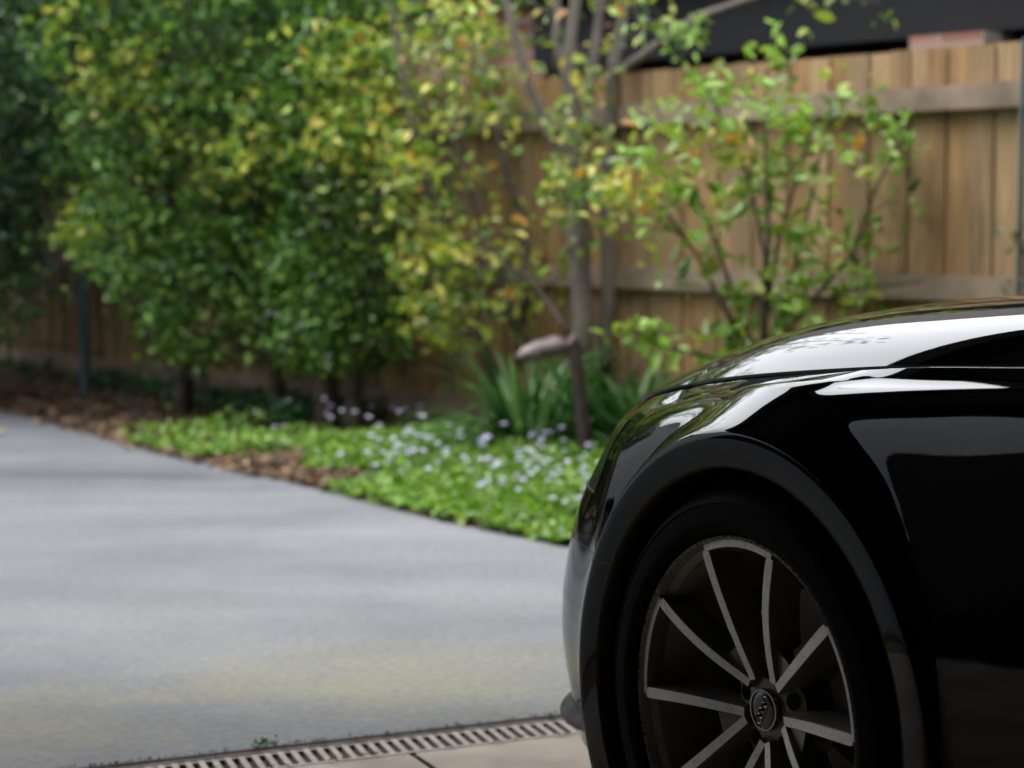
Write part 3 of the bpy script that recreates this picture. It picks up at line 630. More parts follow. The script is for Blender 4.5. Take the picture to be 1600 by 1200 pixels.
m_ = MB(); m_.add([(LX+.9, L0, 4.98), (LX+.9, L1+.2, 4.98), (LX-3, L1+.2, 7), (LX-3, L0, 7)], [(0, 1, 2, 3)]); m_.build('roof', tile_m, lh)

# far grey house to the left of the driveway (outside the frame; it shows in the curve of the front wing)
fh = empty('grey_house', (-8.2, 11.0, 0), R(38)); tag(fh, 'plain grey house with three windows at the far left end of the driveway', 'house')
m_ = MB(); m_.box((0, 1.5, 2.4), (4.2, 1.5, 2.4)); m_.build('wall', mat('mid_grey_render', (.34, .34, .36), rough=.9, noise=(3, (.29, .29, .305), .35, .7)), fh)
for wx in (-2.6, -.4, 2.2):
    m_ = MB(); m_.box((wx, -.012, 1.7), (.55, .01, .6)); m_.build('window', glass_dark, fh)
m_ = MB(); m_.add([(-4.6, -.5, 4.85), (4.6, -.5, 4.85), (4.6, 1.5, 6.0), (-4.6, 1.5, 6.0), (4.6, 3.5, 4.85), (-4.6, 3.5, 4.85)], [(0, 1, 2, 3), (3, 2, 4, 5)]); m_.build('roof', tile_m, fh)

# ---------------------------------------------------------------- car body
AL = R(30.8); Fd = np.array([-math.sin(AL), math.cos(AL), 0]); NN = np.array([-math.cos(AL), -math.sin(AL), 0])
CO = P(1158, 1115, 2.836) - .885*NN
car = empty('parked_car', (CO[0], CO[1], 0), R(90)+AL)
tag(car, 'glossy black car with multi-spoke alloy wheels parked nose out over the beige slab', 'car')
def spline(x, y):
    x = np.array(x, float); y = np.array(y, float); n = len(x); h = np.diff(x)
    A = np.zeros((n, n)); b = np.zeros(n); A[0, 0] = A[-1, -1] = 1
    for i in range(1, n-1):
        A[i, i-1] = h[i-1]; A[i, i] = 2*(h[i-1]+h[i]); A[i, i+1] = h[i]
        b[i] = 3*((y[i+1]-y[i])/h[i]-(y[i]-y[i-1])/h[i-1])
    c = np.linalg.solve(A, b)
    def f(t):
        t = np.clip(np.asarray(t, float), x[0], x[-1]); k = np.clip(np.searchsorted(x, t)-1, 0, n-2)
        d = t-x[k]; B = (y[k+1]-y[k])/h[k]-h[k]*(2*c[k]+c[k+1])/3
        return y[k]+B*d+c[k]*d*d+(c[k+1]-c[k])/(3*h[k])*d**3
    return f
U1 = .41; UR = -3.40; ARC = .355; WH = .332; WB = 2.82
wsf = spline([-3.75, -2.5, -1.5, -.8, -.43, -.245, -.037, .087, .206, .341, .484, .65, .95], [.852, .869, .867, .857, .832, .819, .804, .791, .776, .755, .719, .700, .69])
vsf = spline([-3.75, -2.5, -1.5, -.43, -.037, .206, .341, .5], [.67, .745, .775, .767, .747, .733, .718, .70])
af = spline([-3.75, -2, -.5, -.35, 0, .15, .41], [.05, .05, .05, .053, .088, .10, .092]); tf = spline([-3.75, -2, -.5, -.35, 0, .15, .41], [.012, .012, .012, .0125, .019, .023, .030])
vhf = spline([-3.9, -2.5, -.75, -.381, -.193, .02, .182, .374, .41], [.62, .70, .745, .73, .72, .71, .70, .679, .672])      # bonnet edge, plan
wef = spline([-3.9, -2.5, -.75, -.381, -.193, .02, .182, .374, .491, .60, .648, .80], [.90, .90, .876, .848, .836, .8165, .799, .773, .751, .724, .711, .700])
crf = spline([-3.9, -1.2, -.75, -.4, -.2, 0, .15, .3, .45, .55, .62, .70, .80], [.95, .99, .975, .950, .936, .921, .908, .888, .856, .825, .795, .757, .715])
nose = spline([.165, .25, .33, .40, .47, .53, .575, .62, .66, .71, .8], [.845, .870, .890, .905, .907, .898, .866, .816, .785, .776, .78])
PH = 3.07; HF = .80
def vside(u, w):
    u = np.asarray(u, float); w = np.asarray(w, float)
    h = np.maximum(wsf(u)-w, 0); Sv = vsf(u); Fq = np.clip((u+.35)/.65, 0, 1); Fq = Fq*Fq*(3-2*Fq)
    A_ = af(u); ta = tf(u); vm = .886; x = np.clip(h/.34, 0, 1); v = Sv + A_*(1-np.exp(-h/ta)) + (vm-Sv-A_)*(1-(1-x)**1.3)
    v = v-.05*(np.clip(h-.36, 0, 1)/.33)**2
    for c in (0, -WB):
        r = np.hypot(u-c, w-WH); e_ = r-.404; sp_q = .5*(e_+np.sqrt(e_*e_+.006**2)); vf = .903-1.9*sp_q-.13*np.maximum(.402-r, 0)
        k = .012; d = vf-v; v = v+.5*(d+np.sqrt(d*d+k*k))
    return v
RC = .447
def vsurf(u, w):
    u = np.asarray(u, float); w = np.asarray(w, float); uc = np.minimum(u, U1); V = vside(uc, w)
    x = np.clip((u-U1)/(nose(w)-U1), 0, .9999)
    return np.where(u > U1, V*(1-x**2.3)**(1/2.3)*(1-.05*(1-np.exp(-np.maximum(u-U1, 0)/.08))), V)
wlow = .165; wsm = .50; wlt = .585
def row_w(u, wsv, t):                                          # t 0..3
    lv = [wsv, wlt, wsm + .0*u, wlow]
    k = min(int(t), 2); return lv[k]*(1-(t-k)) + lv[k+1]*(t-k)
T = list(np.linspace(0, 1, 36)[:-1]) + list(1+np.linspace(0, 1, 14)[:-1]) + list(2+np.linspace(0, 1, 56))
LEDG = 6
def col_side(u):
    pts = []
    vi, wi = vhf(u)+.007, wef(u)-.003-.005*min(1, max(0, (u+.2)/.5))
    sv, sw_ = vside(u, wsf(u)), wsf(u)
    pts += [(u, vi-.004, wi-.045), (u, vi, wi-.004)]
    for j in range(LEDG):
        s = (0, .02, .2, .4, .6, .8)[j]; pts.append((u, vi*(1-s)+sv*s, wi*(1-s)+sw_*s))
    W_ = np.array([row_w(u, sw_, t) for t in T]); V_ = vside(np.full(len(W_), u), W_)
    pts += [(u, v, w) for v, w in zip(V_, W_)]
    return pts
def col_front(th):
    c2_, s2 = math.cos(th)**(2/2.3), math.sin(th)**(2/2.3)
    hc, hs = math.cos(th)**(2/PH), math.sin(th)**(2/PH)
    hu, hv = U1+(HF-U1)*hs, .672*hc
    dirn = np.array([.35*hs+.02, .65*hc]); 
    pts = []; sw0 = .712
    # shoulder height follows u of the shoulder point
    uu = U1+(nose(.71)-U1)*s2; swv = float(wsf(uu))
    def surf(w):
        a = nose(w)-U1; u = U1+a*s2; V = vside(U1, w)*c2_*(1-.05*(1-math.exp(-(u-U1)/.08))); return u, float(V)
    su, sv = surf(swv)
    iu, iv, iw = hu, hv, float(wef(hu))-.009
    ll = math.hypot(.39*.5, .672*.5); iu += .007*s2; iv += .007*c2_
    pts += [(iu-.004*s2, iv-.004*c2_, iw-.045), (iu, iv, iw-.004)]
    for j in range(LEDG):
        s = (0, .02, .2, .4, .6, .8)[j]; pts.append((iu*(1-s)+su*s, iv*(1-s)+sv*s, iw*(1-s)+swv*s))
    for t in T:
        w = row_w(0, swv, t); u, v = surf(w); pts.append((float(u), v, w))
    return pts
def col_rear(th):
    c2_, s2 = math.cos(th)**(2/2.8), math.sin(th)**(2/2.8); pts = []
    def surf(w): return UR-.52*s2*(1-.25*max(0, (w-.5))), float(vside(UR, w))*c2_
    swv = float(wsf(UR)); su, sv = surf(swv); vi, wi = (vhf(UR)+.006)*c2_, float(wef(UR))-.010; iu = UR-.44*s2
    pts += [(iu, vi, wi-.045), (iu, vi, wi-.004)]
    for j in range(LEDG):
        s = (0, .02, .2, .4, .6, .8)[j]; pts.append((iu*(1-s)+su*s, vi*(1-s)+sv*s, wi*(1-s)+swv*s))
    for t in T:
        w = row_w(0, swv, t); u, v = surf(w); pts.append((u, v, w))
    return pts
cols_, ck = [], []
for th in np.linspace(math.pi/2, 0, 40)[:-1]: cols_.append(col_rear(th)); ck.append('r')
us = list(np.arange(UR, -.8, .0125)) + list(np.arange(-.8, U1, .006))
for u in us: cols_.append(col_side(float(u))); ck.append('s')
for th in np.linspace(0, math.pi/2, 110): cols_.append(col_front(float(th))); ck.append('f')
NC, NR = len(cols_), len(cols_[0])
BV = np.array(cols_, float)                                   # NC x NR x 3
r0 = 2+LEDG
def fix(c):
    u, w = BV[..., 0]-c, BV[..., 2]-WH; r = np.hypot(u, w); inside = r < RC-1e-4
    inside[:, :r0] = False
    return r, inside
dead = np.zeros((NC, NR), bool)
for c in (0, -WB):
    r, ins = fix(c); dead |= ins
HLc = min(i for i in range(NC) if ck[i] == 'f' and BV[i, r0+20, 0] > .478)
keep_quads = []; used = set()
part_of = {}
rowT = [-1]*r0 + T
iwlt = r0 + T.index(1.0) if 1.0 in T else r0+35
iwsm = r0+35+13
for i in range(NC-1):
    for j in range(NR-1):
        d = int(dead[i, j])+int(dead[i+1, j])+int(dead[i+1, j+1])+int(dead[i, j+1])
        if d == 4: continue
        if d >= 3:                                             # keep, snapped below
            pass
        um = BV[i, j, 0]; vm_ = BV[i, j, 1]
        if ck[i] == 'r': nm = 'rear_bumper' if j >= iwlt else 'boot_panel'
        elif ck[i] == 's':
            if um < -2.42: nm = 'rear_fender'
            elif um < -1.55: nm = 'rear_door'
            elif um < -.74: nm = 'front_door'
            elif um > .15 and j >= iwsm: nm = 'front_bumper'
            else: nm = 'front_fender'
        else:
            if j >= iwlt and (j >= iwsm or um > .60): nm = 'front_bumper'
            elif j < r0: nm = 'front_fender'
            elif j >= r0+4 and j < iwlt and i >= HLc and vm_ > .42: nm = 'headlight'
            elif j < iwlt and vm_ <= .42: nm = 'grille'
            else: nm = 'front_fender'
        if nm == 'front_bumper' and vm_ < .36 and ck[i] == 'f' and BV[i, j, 2] > .30: nm = 'grille'
        part_of.setdefault(nm, []).append((i, j))
# snap dead vertices that touch kept faces onto the arch circle
Vs = BV.copy()
for c in (0, -WB):
    u, w = BV[..., 0]-c, BV[..., 2]-WH; r = np.hypot(u, w); m1 = (r < RC) & (r > .2)
    m1[:, :r0] = False
    k = RC/np.maximum(r, 1e-6)
    nu, nw = c+u*k, WH+w*k
    Vs[..., 0] = np.where(m1, nu, Vs[..., 0]); Vs[..., 2] = np.where(m1, nw, Vs[..., 2])
    lowm = m1 & (Vs[..., 2] < wlow)
    vv = vsurf(Vs[..., 0], Vs[..., 2]); Vs[..., 1] = np.where(m1, vv, Vs[..., 1])
paint_parts = {'front_fender': paint, 'front_bumper': paint, 'front_door': paint, 'rear_door': paint, 'rear_fender': paint, 'boot_panel': paint, 'rear_bumper': paint, 'headlight': lamp_glass, 'grille': black_plastic}
# analytic-quality normals: average over the whole grid, applied per part
du = np.zeros_like(BV); dw = np.zeros_like(BV)
merged, patches = {}, []
def set_normals(o, sd_):
    me = o.data; n = len(me.vertices); co = np.empty(n*3); me.vertices.foreach_get('co', co); co = co.reshape(-1, 3)
    nr = np.empty(n*3); me.vertices.foreach_get('normal', nr); nr = nr.reshape(-1, 3).copy()
    u, v, w = co[:, 0], np.abs(co[:, 1]), co[:, 2]; h = 6e-4
    on = (np.abs(vsurf(u, w)-v) < 2e-4) & (w < wsf(u)-.004) & (u > UR) & (u < U1+.06)
    un = np.minimum(u, U1+.06)
    gu = (vsurf(u+h, w)-vsurf(u-h, w))/(2*h); gw = (vsurf(u, w+h)-vsurf(u, w-h))/(2*h)
    an = np.stack([-gu, np.ones(n), -gw], 1); an /= np.linalg.norm(an, axis=1)[:, None]; an[:, 1] *= sd_
    if (nr[on]*an[on]).sum() < 0 or (not on.any() and (nr[:, 1]*sd_).mean() < 0):
        me.flip_normals(); me.update(); me.vertices.foreach_get('normal', (t0 := np.empty(n*3))); nr = t0.reshape(-1, 3).copy()
    nr[on] = an[on]
    me.normals_split_custom_set_from_vertices([tuple(q) for q in nr])
for nm, quads in part_of.items():
    for sd_ in (1, -1):
        idx = {}; V = []; F = []
        for (i, j) in quads:
            q = []
            for (a, b) in ((i, j), (i+1, j), (i+1, j+1), (i, j+1)):
                if (a, b) not in idx: idx[(a, b)] = len(V); p = Vs[a, b]; V.append((p[0], p[1]*sd_, p[2]))
                q.append(idx[(a, b)])
            pq = [np.array(V[k]) for k in q]
            ar = np.linalg.norm(np.cross(pq[2]-pq[0], pq[3]-pq[1]))
            if ar < 1e-9: continue
            F.append(q if sd_ < 0 else q[::-1])
        if not F: continue
        merged[(nm, sd_)] = (V, F)
# arch surrounds in polar patches: crisp flare crease, cut cleanly at the arch opening
rads = [ARC, .3565, .36, .37, .38, .388, .393, .396, .3985, .400, .4012, .4022, .4032, .4045, .406, .409, .414, .42, .43, .438, RC]
for c in (0, -WB):
    for sd_ in (1, -1):
        alo, ahi = math.asin((wlow-WH)/ARC), math.pi - math.asin((wlow-WH)/ARC); groups_ = {}
        NA_ = 300
        def pt(ia, r):
            a = alo+(ahi-alo)*ia/NA_; u, w = c+r*math.cos(a), max(WH+r*math.sin(a), wlow); return (u, float(vsurf(u, w))*sd_, w)
        for ia in range(NA_):
            a = alo+(ahi-alo)*ia/NA_; w_ = WH+.4*math.sin(a)
            nm = ('front_bumper' if (math.cos(a) > 0 and w_ < wsm) else 'front_fender') if c == 0 else 'rear_fender'
            groups_.setdefault((nm, math.cos(a) > 0), []).append(ia)
        for (nm, fr_), ias in groups_.items():
            if nm == 'front_bumper': tgt_nm = 'front_bumper_corner'
            V = []; F = []; K_ = len(rads)
            ias = sorted(ias); st_ = ias + [ias[-1]+1]
            if nm == 'rear_fender' or nm == 'front_fender': pass
            for ia in st_: V += [pt(ia, r) for r in rads]
            for n_ in range(len(st_)-1):
                for k in range(K_-1):
                    q = [n_*K_+k, n_*K_+k+1, (n_+1)*K_+k+1, (n_+1)*K_+k]; F.append(q if sd_ > 0 else q[::-1])
            patches.append((nm, sd_, V, F))
for (nm, sd_), (V, F) in merged.items():
    for (n2, s2_, V2_, F2_) in patches:
        if n2 == nm and s2_ == sd_:
            b0_ = len(V); V = V + V2_; F = F + [[b0_+i for i in f] for f in F2_]
    o = grid_obj(nm, V, F, paint_parts[nm], car); set_normals(o, sd_)
# seams
def seam(name, pts, r=.0016, m=seal):
    for s in (1, -1):
        mb = MB(); mb.tube([(p[0], p[1]*s, p[2]) for p in pts], r, 5); mb.build(name, m, car)
sp_ = [(u_, float(vsurf(u_, wsm)), wsm) for u_ in np.linspace(math.sqrt(ARC**2-(wsm-WH)**2)+.001, .66, 60)]
seam('bumper_seam', sp_, .0009)
for uu_, nm in ((-.74, 'door_seam'), (-1.55, 'door_seam'), (-2.42, 'door_seam')):
    seam(nm, [(uu_, float(vside(uu_, w_)), w_) for w_ in np.linspace(.2, float(wsf(uu_)), 30)], .0022)
seam('headlight_seam', [tuple(Vs[HLc, j]) for j in range(r0+4, iwlt+1)], .0016)
seam('headlight_seam', [tuple(Vs[i, iwlt]) for i in range(HLc, NC) if Vs[i, iwlt, 1] > .42], .0022)
# arch lips, wheel housings, underbody
for sd_ in (1, -1):
    for c in (0, -WB):
        mb = MB(); ring = []
        a0, a1 = R(-27), R(207)
        for k in range(91):
            a = a0+(a1-a0)*k/90; u, w = c+ARC*math.cos(a), WH+ARC*math.sin(a); v = float(vside(u, w))
            if u > U1: v -= .1
            ring.append([(u, (v+.0006)*sd_, w), (c+(ARC-.004)*math.cos(a), (v-.002)*sd_, WH+(ARC-.004)*math.sin(a)), (c+(ARC-.003)*math.cos(a), (v-.03)*sd_, WH+(ARC-.003)*math.sin(a))])
        vs_ = [p for r in ring for p in r]; fs = []
        for k in range(90):
            for l in range(2): fs.append((k*3+l, k*3+l+1, k*3+3+l+1, k*3+3+l))
        mb.add(vs_, fs); mb.build('arch_lip', black_plastic, car, smooth=True)
        mb = MB(); ring = []
        for k in range(49):
            a = R(-30)+R(240)*k/48; rr = ARC+.012
            ring += [(c+(ARC-.001)*math.cos(a), .875*sd_, WH+(ARC-.001)*math.sin(a)), (c+rr*math.cos(a), .86*sd_, WH+rr*math.sin(a)), (c+rr*math.cos(a), .56*sd_, WH+rr*math.sin(a)), (c, .56*sd_, WH)]
        fs = []
        for k in range(48):
            for l in range(3): fs.append((k*4+l, k*4+l+1, k*4+4+l+1, k*4+4+l))
        mb.add(ring, fs); mb.build('wheel_housing', void, car)
mb = MB(); mb.box((-1.41, 0, .22), (1.0, .80, .05)); mb.box((.45, 0, .22), (.22, .55, .05)); mb.box((-1.4, 0, .4), (2.2, .5, .2)); mb.box((.5, 0, .45), (.2, .45, .2)); mb.build('underbody', void, car)
# front lip blade
mb = MB(); V = []
for sd_ in (1, -1):
    V = []; n_ = 60
    for k in range(n_):
        th = math.pi/2*k/(n_-1); s2 = math.sin(th)**(2/2.3); c2_ = math.cos(th)**(2/2.3)
        off = .022*min(1, max(0, (th-.10)/.22))**.8
        ring = []
        for (w_, o_) in ((.222, -.004), (.203, off*1.15), (.194, off*1.15+.001), (.182, -.012)):
            u = U1+(nose(w_)-U1)*s2; v = float(vside(U1, w_))*c2_*(1-.05*(1-math.exp(-(u-U1)/.08)))
            nx, ny = s2+.02, c2_*.9; l_ = math.hypot(nx, ny); ring.append((u+o_*nx/l_, (v+o_*ny/l_)*sd_, w_))
        V += ring
    fs = [(4*k+l, 4*k+l+1, 4*k+4+l+1, 4*k+4+l) for k in range(n_-1) for l in range(3)]
    mb.add(V, fs)
mb.build('front_lip', mat('satin_black_lip', (.02, .021, .023), rough=.32, spec=.6), car, smooth=True, angle=30)
# bonnet
def hq(u, v):
    v = abs(v)
    if u <= U1: return v/float(vhf(u)), u
    q = ((max(u-U1, 0)/(HF-U1))**PH+(v/.672)**PH)**(1/PH)
    return q, U1+(u-U1)/max(q, 1e-3) if q > .05 else u
HP = 4.5
def hood_w(u, v):
    q, ub = hq(u, v); q = min(q, 1); ub = min(ub, HF)
    e = float(wef(ub)); c = float(crf(u)); 
    return e + max(c-e, 0)*(1-q**HP)
bcol = [(u, float(vhf(u))) for u in list(np.arange(-.80, U1, .012))] + [(U1+(HF-U1)*math.sin(t_)**(2/PH), .672*math.cos(t_)**(2/PH)) for t_ in np.linspace(0, math.pi/2, 90)]
qs = list(1-(1-np.linspace(0, 1, 110))**1.5); V = []; F = []
K_ = len(qs)+3
full = [(u, v, 1) for u, v in bcol] + [(u, v, -1) for u, v in bcol[::-1][1:]]
for (ub, vb, sg) in full:
    ub = min(ub, HF-1e-4)
    for q in qs:
        u = ub if ub <= U1 else U1+(ub-U1)*q; v = vb*q
        e = float(wef(ub)); c = float(crf(u)); V.append((u, sg*v, e+max(c-e, 0)*(1-q**HP)))
    e = float(wef(ub)); fx = max(0, ub-U1)/(HF-U1)
    for (o_, dz) in ((.0, -.0012), (-.0004, -.0045), (-.012, -.0065)):
        V.append((ub+o_*fx, sg*(vb+o_*(1-fx)), e+dz))
for i in range(len(full)-1):
    for j in range(K_-1): q = i*K_+j; F.append((q, q+1, q+K_+1, q+K_))
bo = grid_obj('bonnet', V, F, paint, car); bo.data.set_sharp_from_angle(angle=R(50))
bm = bmesh.new(); bm.from_mesh(bo.data); bmesh.ops.remove_doubles(bm, verts=bm.verts, dist=1e-5); bmesh.ops.recalc_face_normals(bm, faces=bm.faces); bm.to_mesh(bo.data); bm.free()
# dark engine bay gap filler under the shut line
V = []; F = []
for i, c_ in enumerate(cols_):
    if ck[i] == 'r': continue
    p = c_[0]; V += [(p[0], p[1]-.001, p[2]), (p[0], p[1]*.9, p[2]-.02)]
n_ = len(V)//2; F = [(2*k, 2*k+1, 2*k+3, 2*k+2) for k in range(n_-1)]
V2 = V + [(x, -y, z) for x, y, z in V]; F2 = F + [tuple(2*n_+i for i in f) for f in F]
grid_obj('gutter_tray', V2, F2, void, car)
# cabin: windscreen, side windows, roof (outside the frame, kept for other viewpoints)
st = [(-.78, .95, .70, .955), (-1.05, .97, .70, 1.10), (-1.50, .95, .64, 1.33), (-1.80, .95, .61, 1.375), (-2.4, .95, .60, 1.37), (-2.9, .95, .60, 1.27), (-3.45, .94, .60, 1.02)]
gm, rm = MB(), MB(); rings = []
for (u, wb, vt, wt) in st:
    vb = float(vhf(u)) - .01; wb = float(wef(u))-.03
    rings.append([(u, vb, wb), (u, vt+.02, max(wt-.05, wb+.005)), (u, vt-.06, wt), (u, 0, wt+.02), (u, -vt+.06, wt), (u, -vt-.02, max(wt-.05, wb+.005)), (u, -vb, wb)])
for k in range(len(rings)-1):
    for l in range(6):
        q = [rings[k][l], rings[k][l+1], rings[k+1][l+1], rings[k+1][l]]
        roofq = l in (2, 3) and 2 <= k <= 4 or l in (1, 4) and 1 <= k <= 5
        (rm if roofq else gm).add(q, [(0, 1, 2, 3)])
bl = [rings[-1][l] for l in range(7)]
gm.build('windows', glass_dark, car); rm.build('roof', paint, car)
mb = MB(); mb.add([(-3.2, .62, .90), (-3.2, -.62, .90), (-3.84, -.5, .87), (-3.84, .5, .87)], [(0, 1, 2, 3)]); mb.add([(-3.46, .60, 1.0), (-3.46, -.60, 1.0), (-3.40, -.62, .86), (-3.40, .62, .86)], [(0, 1, 2, 3)]); mb.build('boot_lid', paint, car)
mb = MB(); mb.box((-.95, 0, .915), (.19, .70, .006)); mb.build('cowl', black_plastic, car)
for sd_ in (1, -1):
    mb = MB(); mb.tube([(-1.02, .80*sd_, .955), (-1.02, .88*sd_, .965), (-1.02, .90*sd_, 1.0), (-1.02, 1.02*sd_, 1.0), (-1.02, 1.06*sd_, 1.0)], [.018, .022, .06, .062, .03], 16)
    mb.build('wing_mirror', paint, car, smooth=True)

# ---------------------------------------------------------------- wheels (outer rim flange lies in the local plane y = 0, image right = -X)
def pol(r, a): return (-r*math.cos(a)*1.0, r*math.sin(a))      # angle measured as seen from outside, anticlockwise; x flipped: right in view = -X
def wheel():
    w = empty('wheel', (0, 0, 0), 0, car)
    ty = [(.2545, -.004), (.2575, .006), (.262, .012), (.270, .0150), (.274, .0165), (.277, .0155), (.287, .0165), (.300, .013), (.302, .0145), (.305, .013), (.314, .003), (.322, -.010), (.326, -.022), (.329, -.040)]
    for y in (-.055, -.095, -.135, -.175):
        ty += [(.3300, y), (.3300, y-.012+.006), (.323, y-.012+.0045), (.323, y-.006-.009), (.3300, y-.0165)]
    ty += [(.329, -.205), (.322, -.228), (.300, -.245), (.26, -.238), (.2545, -.225), (.245, -.12)]
    mb = MB(); mb.lathe(ty, 180); mb.build('tyre', rubber, w, True, 45)
    mb = MB()
    mb.lathe([(.2545, -.004), (.2540, .0035), (.2515, .0055), (.2490, .0035)], 180, mat=1)
    mb.lathe([(.2490, .0035), (.2470, -.004), (.2455, -.012), (.236, -.020), (.233, -.034), (.228, -.055), (.2235, -.10), (.222, -.16), (.232, -.20), (.240, -.222)], 180, mat=0)
    mb.build('rim', [rim_barrel_m, rash], w, True, 35)
    # machined arcs joining the spokes of neighbouring pairs
    def fy(r): x = (r-.05)/(.243-.05); x = max(0, min(1, x)); return -.040+.0385*(1-(1-x)**1.8)           # dish of the wheel face
    hub = MB()
    # hub plate with five bolt wells
    nb = 5; outl = []; pts2 = []; 
    def circ(cx, cz, r, n): return [(cx+r*math.cos(2*math.pi*k/n), cz+r*math.sin(2*math.pi*k/n)) for k in range(n)]
    outer = []
    for k in range(80):
        a = 2*math.pi*k/80; rr = .0735+.004*math.cos(5*(a-R(90))); outer.append((rr*math.cos(a), rr*math.sin(a)))
    holes = [circ(.0555*math.cos(R(94+72*k)), .0555*math.sin(R(94+72*k)), .0125, 20) for k in range(nb)]
    vsx = [Vector(p) for p in outer]; ed = [(k, (k+1) % 80) for k in range(80)]
    for h in holes:
        b = len(vsx); vsx += [Vector(p) for p in h]; ed += [(b+k, b+(k+1) % 20) for k in range(20)]
    res = geometry.delaunay_2d_cdt(vsx, ed, [], 0, 1e-6)
    v2, f2 = res[0], res[2]; FF = []
    for f in f2:
        c = sum((v2[i] for i in f), Vector((0, 0)))/len(f)
        if c.length > .079: continue
        if any((c-Vector((.0555*math.cos(R(94+72*k)), .0555*math.sin(R(94+72*k))))).length < .0124 for k in range(nb)): continue
        FF.append(tuple(f))
    def hy(r): return -.0475 - .010*max(0, (r-.036)/.04)
    hub.add([(-v.x, hy(v.length), v.y) for v in v2], FF)
    hub.lathe([(.0735, -.0572), (.072, -.075), (.070, -.10)], 60)
    for k in range(nb):
        cx, cz = .0555*math.cos(R(94+72*k)), .0555*math.sin(R(94+72*k)); ring = []
        for (rr, y) in ((.0125, hy(.0555)+.0012), (.0118, -.058), (.0118, -.085)):
            for q in range(20): a = 2*math.pi*q/20; ring.append((-(cx+rr*math.cos(a)), y, cz+rr*math.sin(a)))
        hub.add(ring, [(l*20+q, l*20+(q+1) % 20, (l+1)*20+(q+1) % 20, (l+1)*20+q) for l in range(2) for q in range(20)])
        hub.add([(-(cx+.0118*math.cos(2*math.pi*q/20)), -.0845, cz+.0118*math.sin(2*math.pi*q/20)) for q in range(20)], [tuple(range(20))])
    hub.build('hub', rim_dark, w, True, 40)
    for k in range(nb):
        cx, cz = .0555*math.cos(R(94+72*k)), .0555*math.sin(R(94+72*k)); bl_ = MB()
        bl_.tube([(-cx, -.084, cz), (-cx, -.070, cz), (-cx, -.068, cz)], [.0085, .0085, .007], 6); bl_.build('wheel_bolt', disc_m, w)
    # centre cap with four interlocked rings
    cp_ = MB(); cp_.lathe([(.0001, -.0385), (.018, -.0388), (.0268, -.0400), (.0275, -.0405)], 64, mat=0)
    cp_.lathe([(.0275, -.0405), (.0282, -.0388), (.0298, -.0388), (.0306, -.041), (.031, -.050)], 64, mat=1)
    ca_, sa_ = math.cos(R(60)), math.sin(R(60))
    for q in range(4):
        cc0 = -.0156+.0104*q; ring = []
        for k in range(33):
            a = 2*math.pi*k/32; xx, zz = cc0+.0072*math.cos(a), .0072*math.sin(a)
            X_, Z_ = xx*ca_-zz*sa_, xx*sa_+zz*ca_; ring.append((-X_, -.0378+.0004*(q % 2), Z_))
        cp_.tube(ring, .00095, 6, mat=1, cap=False)
    cp_.build('centre_cap', [cap_m, chrome], w, True, 40)
    # spokes: five V pairs
    def armpos(x, s):                                          # straight arm from the shared foot to the rim
        p0 = np.array([.0465, s*.0052]); p1 = np.array([.2395*math.cos(R(17.6)), s*.2395*math.sin(R(17.6))])
        p = p0*(1-x)+p1*x; p[1] += s*.004*math.sin(math.pi*x); return math.hypot(*p), math.atan2(p[1], p[0])
    for k in range(5):
        ac = R(130+72*k)
        sm = MB()
        for s in (-1, 1):
            K = 26; V = []; 
            for i in range(K+1):
                x = i/K
                r, off = armpos(x, s)
                # near the hub the two arms share a foot
                a = ac+off
                hw = .0066+.0016*x                            # half width of machined face (tangential)
                if i == K: hw = .0066
                y = fy(r); tx = np.array([-math.cos(a), 0, math.sin(a)]); tt_ = np.array([math.sin(a), 0, math.cos(a)])
                # path tangent for true width
                V.append((r, a, hw, y))
            ring = []; pp = [np.array([-r*math.cos(a), y, r*math.sin(a)]) for r, a, hw, y in V]
            for i in range(K+1):
                t_ = pp[min(i+1, K)]-pp[max(i-1, 0)]; t_ /= np.linalg.norm(t_); n_ = np.cross(np.array([0, 1., 0]), t_); n_ /= np.linalg.norm(n_)
                hw = V[i][2]; p = pp[i]; dep = .050 if V[i][0] > .1 else .035
                inn = -s                                        # side facing the V interior leans in deeper
                e0, e1 = p+n_*hw, p-n_*hw
                ring.append([e0, e1, p-n_*(hw+.0014)+np.array([0, -.002, 0]), p-n_*(hw+.007)+np.array([0, -dep, 0]), p+n_*(hw+.007)+np.array([0, -dep, 0]), p+n_*(hw+.0014)+np.array([0, -.002, 0])])
            vs_ = [q for r_ in ring for q in r_]; L = 6
            for i in range(K):
                pass
            top = [(i*L, i*L+1, (i+1)*L+1, (i+1)*L) for i in range(K)]
            rest = [(i*L+l, i*L+(l+1) % L, (i+1)*L+(l+1) % L, (i+1)*L+l) for i in range(K) for l in range(1, L)]
            b = sm.n; sm.add(vs_, top, 1)
            sm.add(vs_, rest+[tuple(range(L)), tuple(K*L+l for l in range(L))], 0)
        # foot of the pair
        # machined arc across the window to the next pair, following the rim
        a_s, a_e = ac+R(17.2), ac+R(72-17.2); vs_ = []; n_ = 24
        for i in range(n_+1):
            a = a_s+(a_e-a_s)*i/n_
            for (rr, y) in ((.2478, -.0022), (.2375, -.0012), (.2362, -.004), (.2340, -.030)): vs_.append((-rr*math.cos(a), y, rr*math.sin(a)))
        sm.add(vs_, [(i*4, i*4+1, (i+1)*4+1, (i+1)*4) for i in range(n_)], 1)
        sm.add(vs_, [(i*4+l, i*4+l+1, (i+1)*4+l+1, (i+1)*4+l) for i in range(n_) for l in (1, 2)], 0)
        # dark web inside the V near its foot
        web = []
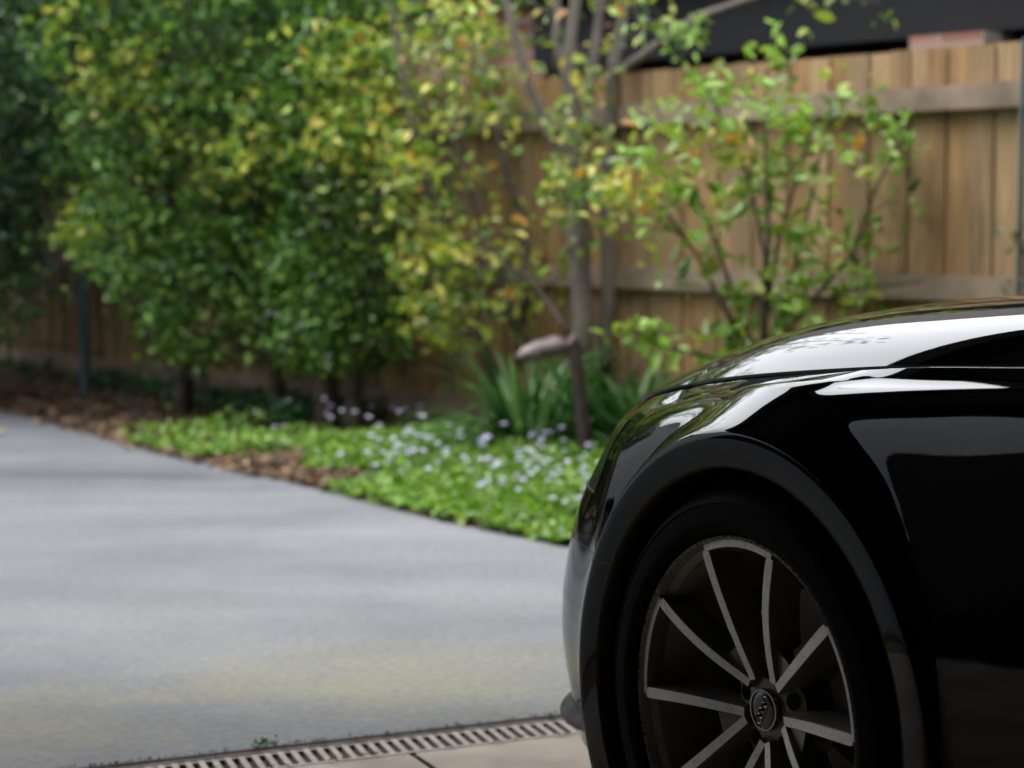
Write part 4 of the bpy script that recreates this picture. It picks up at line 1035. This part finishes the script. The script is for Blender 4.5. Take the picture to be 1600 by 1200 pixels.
        for x in np.linspace(0, .30, 8):
            for s in (-1, 1):
                r, o_ = armpos(x, s); a = ac+o_; web.append((-r*math.cos(a), fy(r)-.006-.02*x, r*math.sin(a)))
        sm.add(web, [(2*i, 2*i+1, 2*i+3, 2*i+2) for i in range(7)], 0)
        sm.build('spoke', [rim_dark, machined], w, True, 28)
    # brake
    bd = MB(); bd.lathe([(.075, -.125), (.165, -.125), (.165, -.148), (.075, -.148)], 90, closed=True); bd.lathe([(.001, -.108), (.072, -.108), (.077, -.125)], 60); bd.build('brake_disc', disc_m, w, True, 40)
    bc_ = MB(); a0, a1 = R(150), R(205)                          # lathe angle 180 deg = +X... caliper sits behind the axle
    bc_.lathe([(.105, -.085), (.178, -.085), (.182, -.10), (.182, -.17), (.105, -.17)], 24, R(-20), R(32), closed=True)
    bc_.build('brake_caliper', mat('caliper_grey', (.055, .055, .06), rough=.5), w, True, 40)
    return w
w0 = wheel()
def put(wh, u, side):
    wh.location = (u, .885*side, WH); wh.rotation_euler = (0, 0, 0 if side > 0 else math.pi)
put(w0, 0, 1)
for (u, s) in ((0, -1), (-WB, 1), (-WB, -1)):
    c = w0.copy(); COL.objects.link(c); c.parent = car; put(c, u, s)
    for ch_ in list(w0.children):
        k = ch_.copy(); COL.objects.link(k); k.parent = c

# unseen covered car, added so the near flank mirrors a plain dark shape
cover_f = mat('added_black_cover', (.006, .006, .007), rough=.95, spec=.1, bump=(9, .5, .02))
q2 = dA + D1*(-3.85) + D2*(-.25)
prof = [(1.25, .30, .62, .55), (1.15, .72, .78, .70), (.75, .95, .86, .78), (.15, 1.08, .90, .80), (-.45, 1.50, .92, .68), (-1.1, 1.66, .93, .66), (-2.2, 1.64, .93, .66), (-3.0, 1.40, .92, .66), (-3.3, .95, .88, .7), (-3.4, .35, .84, .7)]
V, F = [], []; ns = 22
for (y_, h_, wb_, wt_) in prof:
    for k in range(ns+1):
        a = math.pi*k/ns; c_, s_ = math.cos(a), math.sin(a); px_ = abs(c_)**.45*(1 if c_ > 0 else -1); pz_ = s_**.5
        V.append((px_*(wb_*(1-pz_)+wt_*pz_ if pz_ < 1 else wt_), y_, .06+(h_-.06)*pz_))
for i_ in range(len(prof)-1):
    for k in range(ns): q = i_*(ns+1)+k; F.append((q, q+1, q+ns+2, q+ns+1))
F += [tuple(range(ns+1)), tuple((len(prof)-1)*(ns+1)+k for k in range(ns+1))]
cvr = grid_obj('added_covered_car', V, F, cover_f); cvr.location = (q2[0], q2[1], 0); cvr.rotation_euler = (0, 0, math.atan2(D1[1], D1[0]))
bm = bmesh.new(); bm.from_mesh(cvr.data); bmesh.ops.recalc_face_normals(bm, faces=bm.faces); bm.to_mesh(cvr.data); bm.free()
sb = cvr.modifiers.new('soft', 'SUBSURF'); sb.levels = 1; sb.render_levels = 2
tag(cvr, 'unseen black-covered form added to mirror as a plain dark shape in the glossy black car', 'covered car')
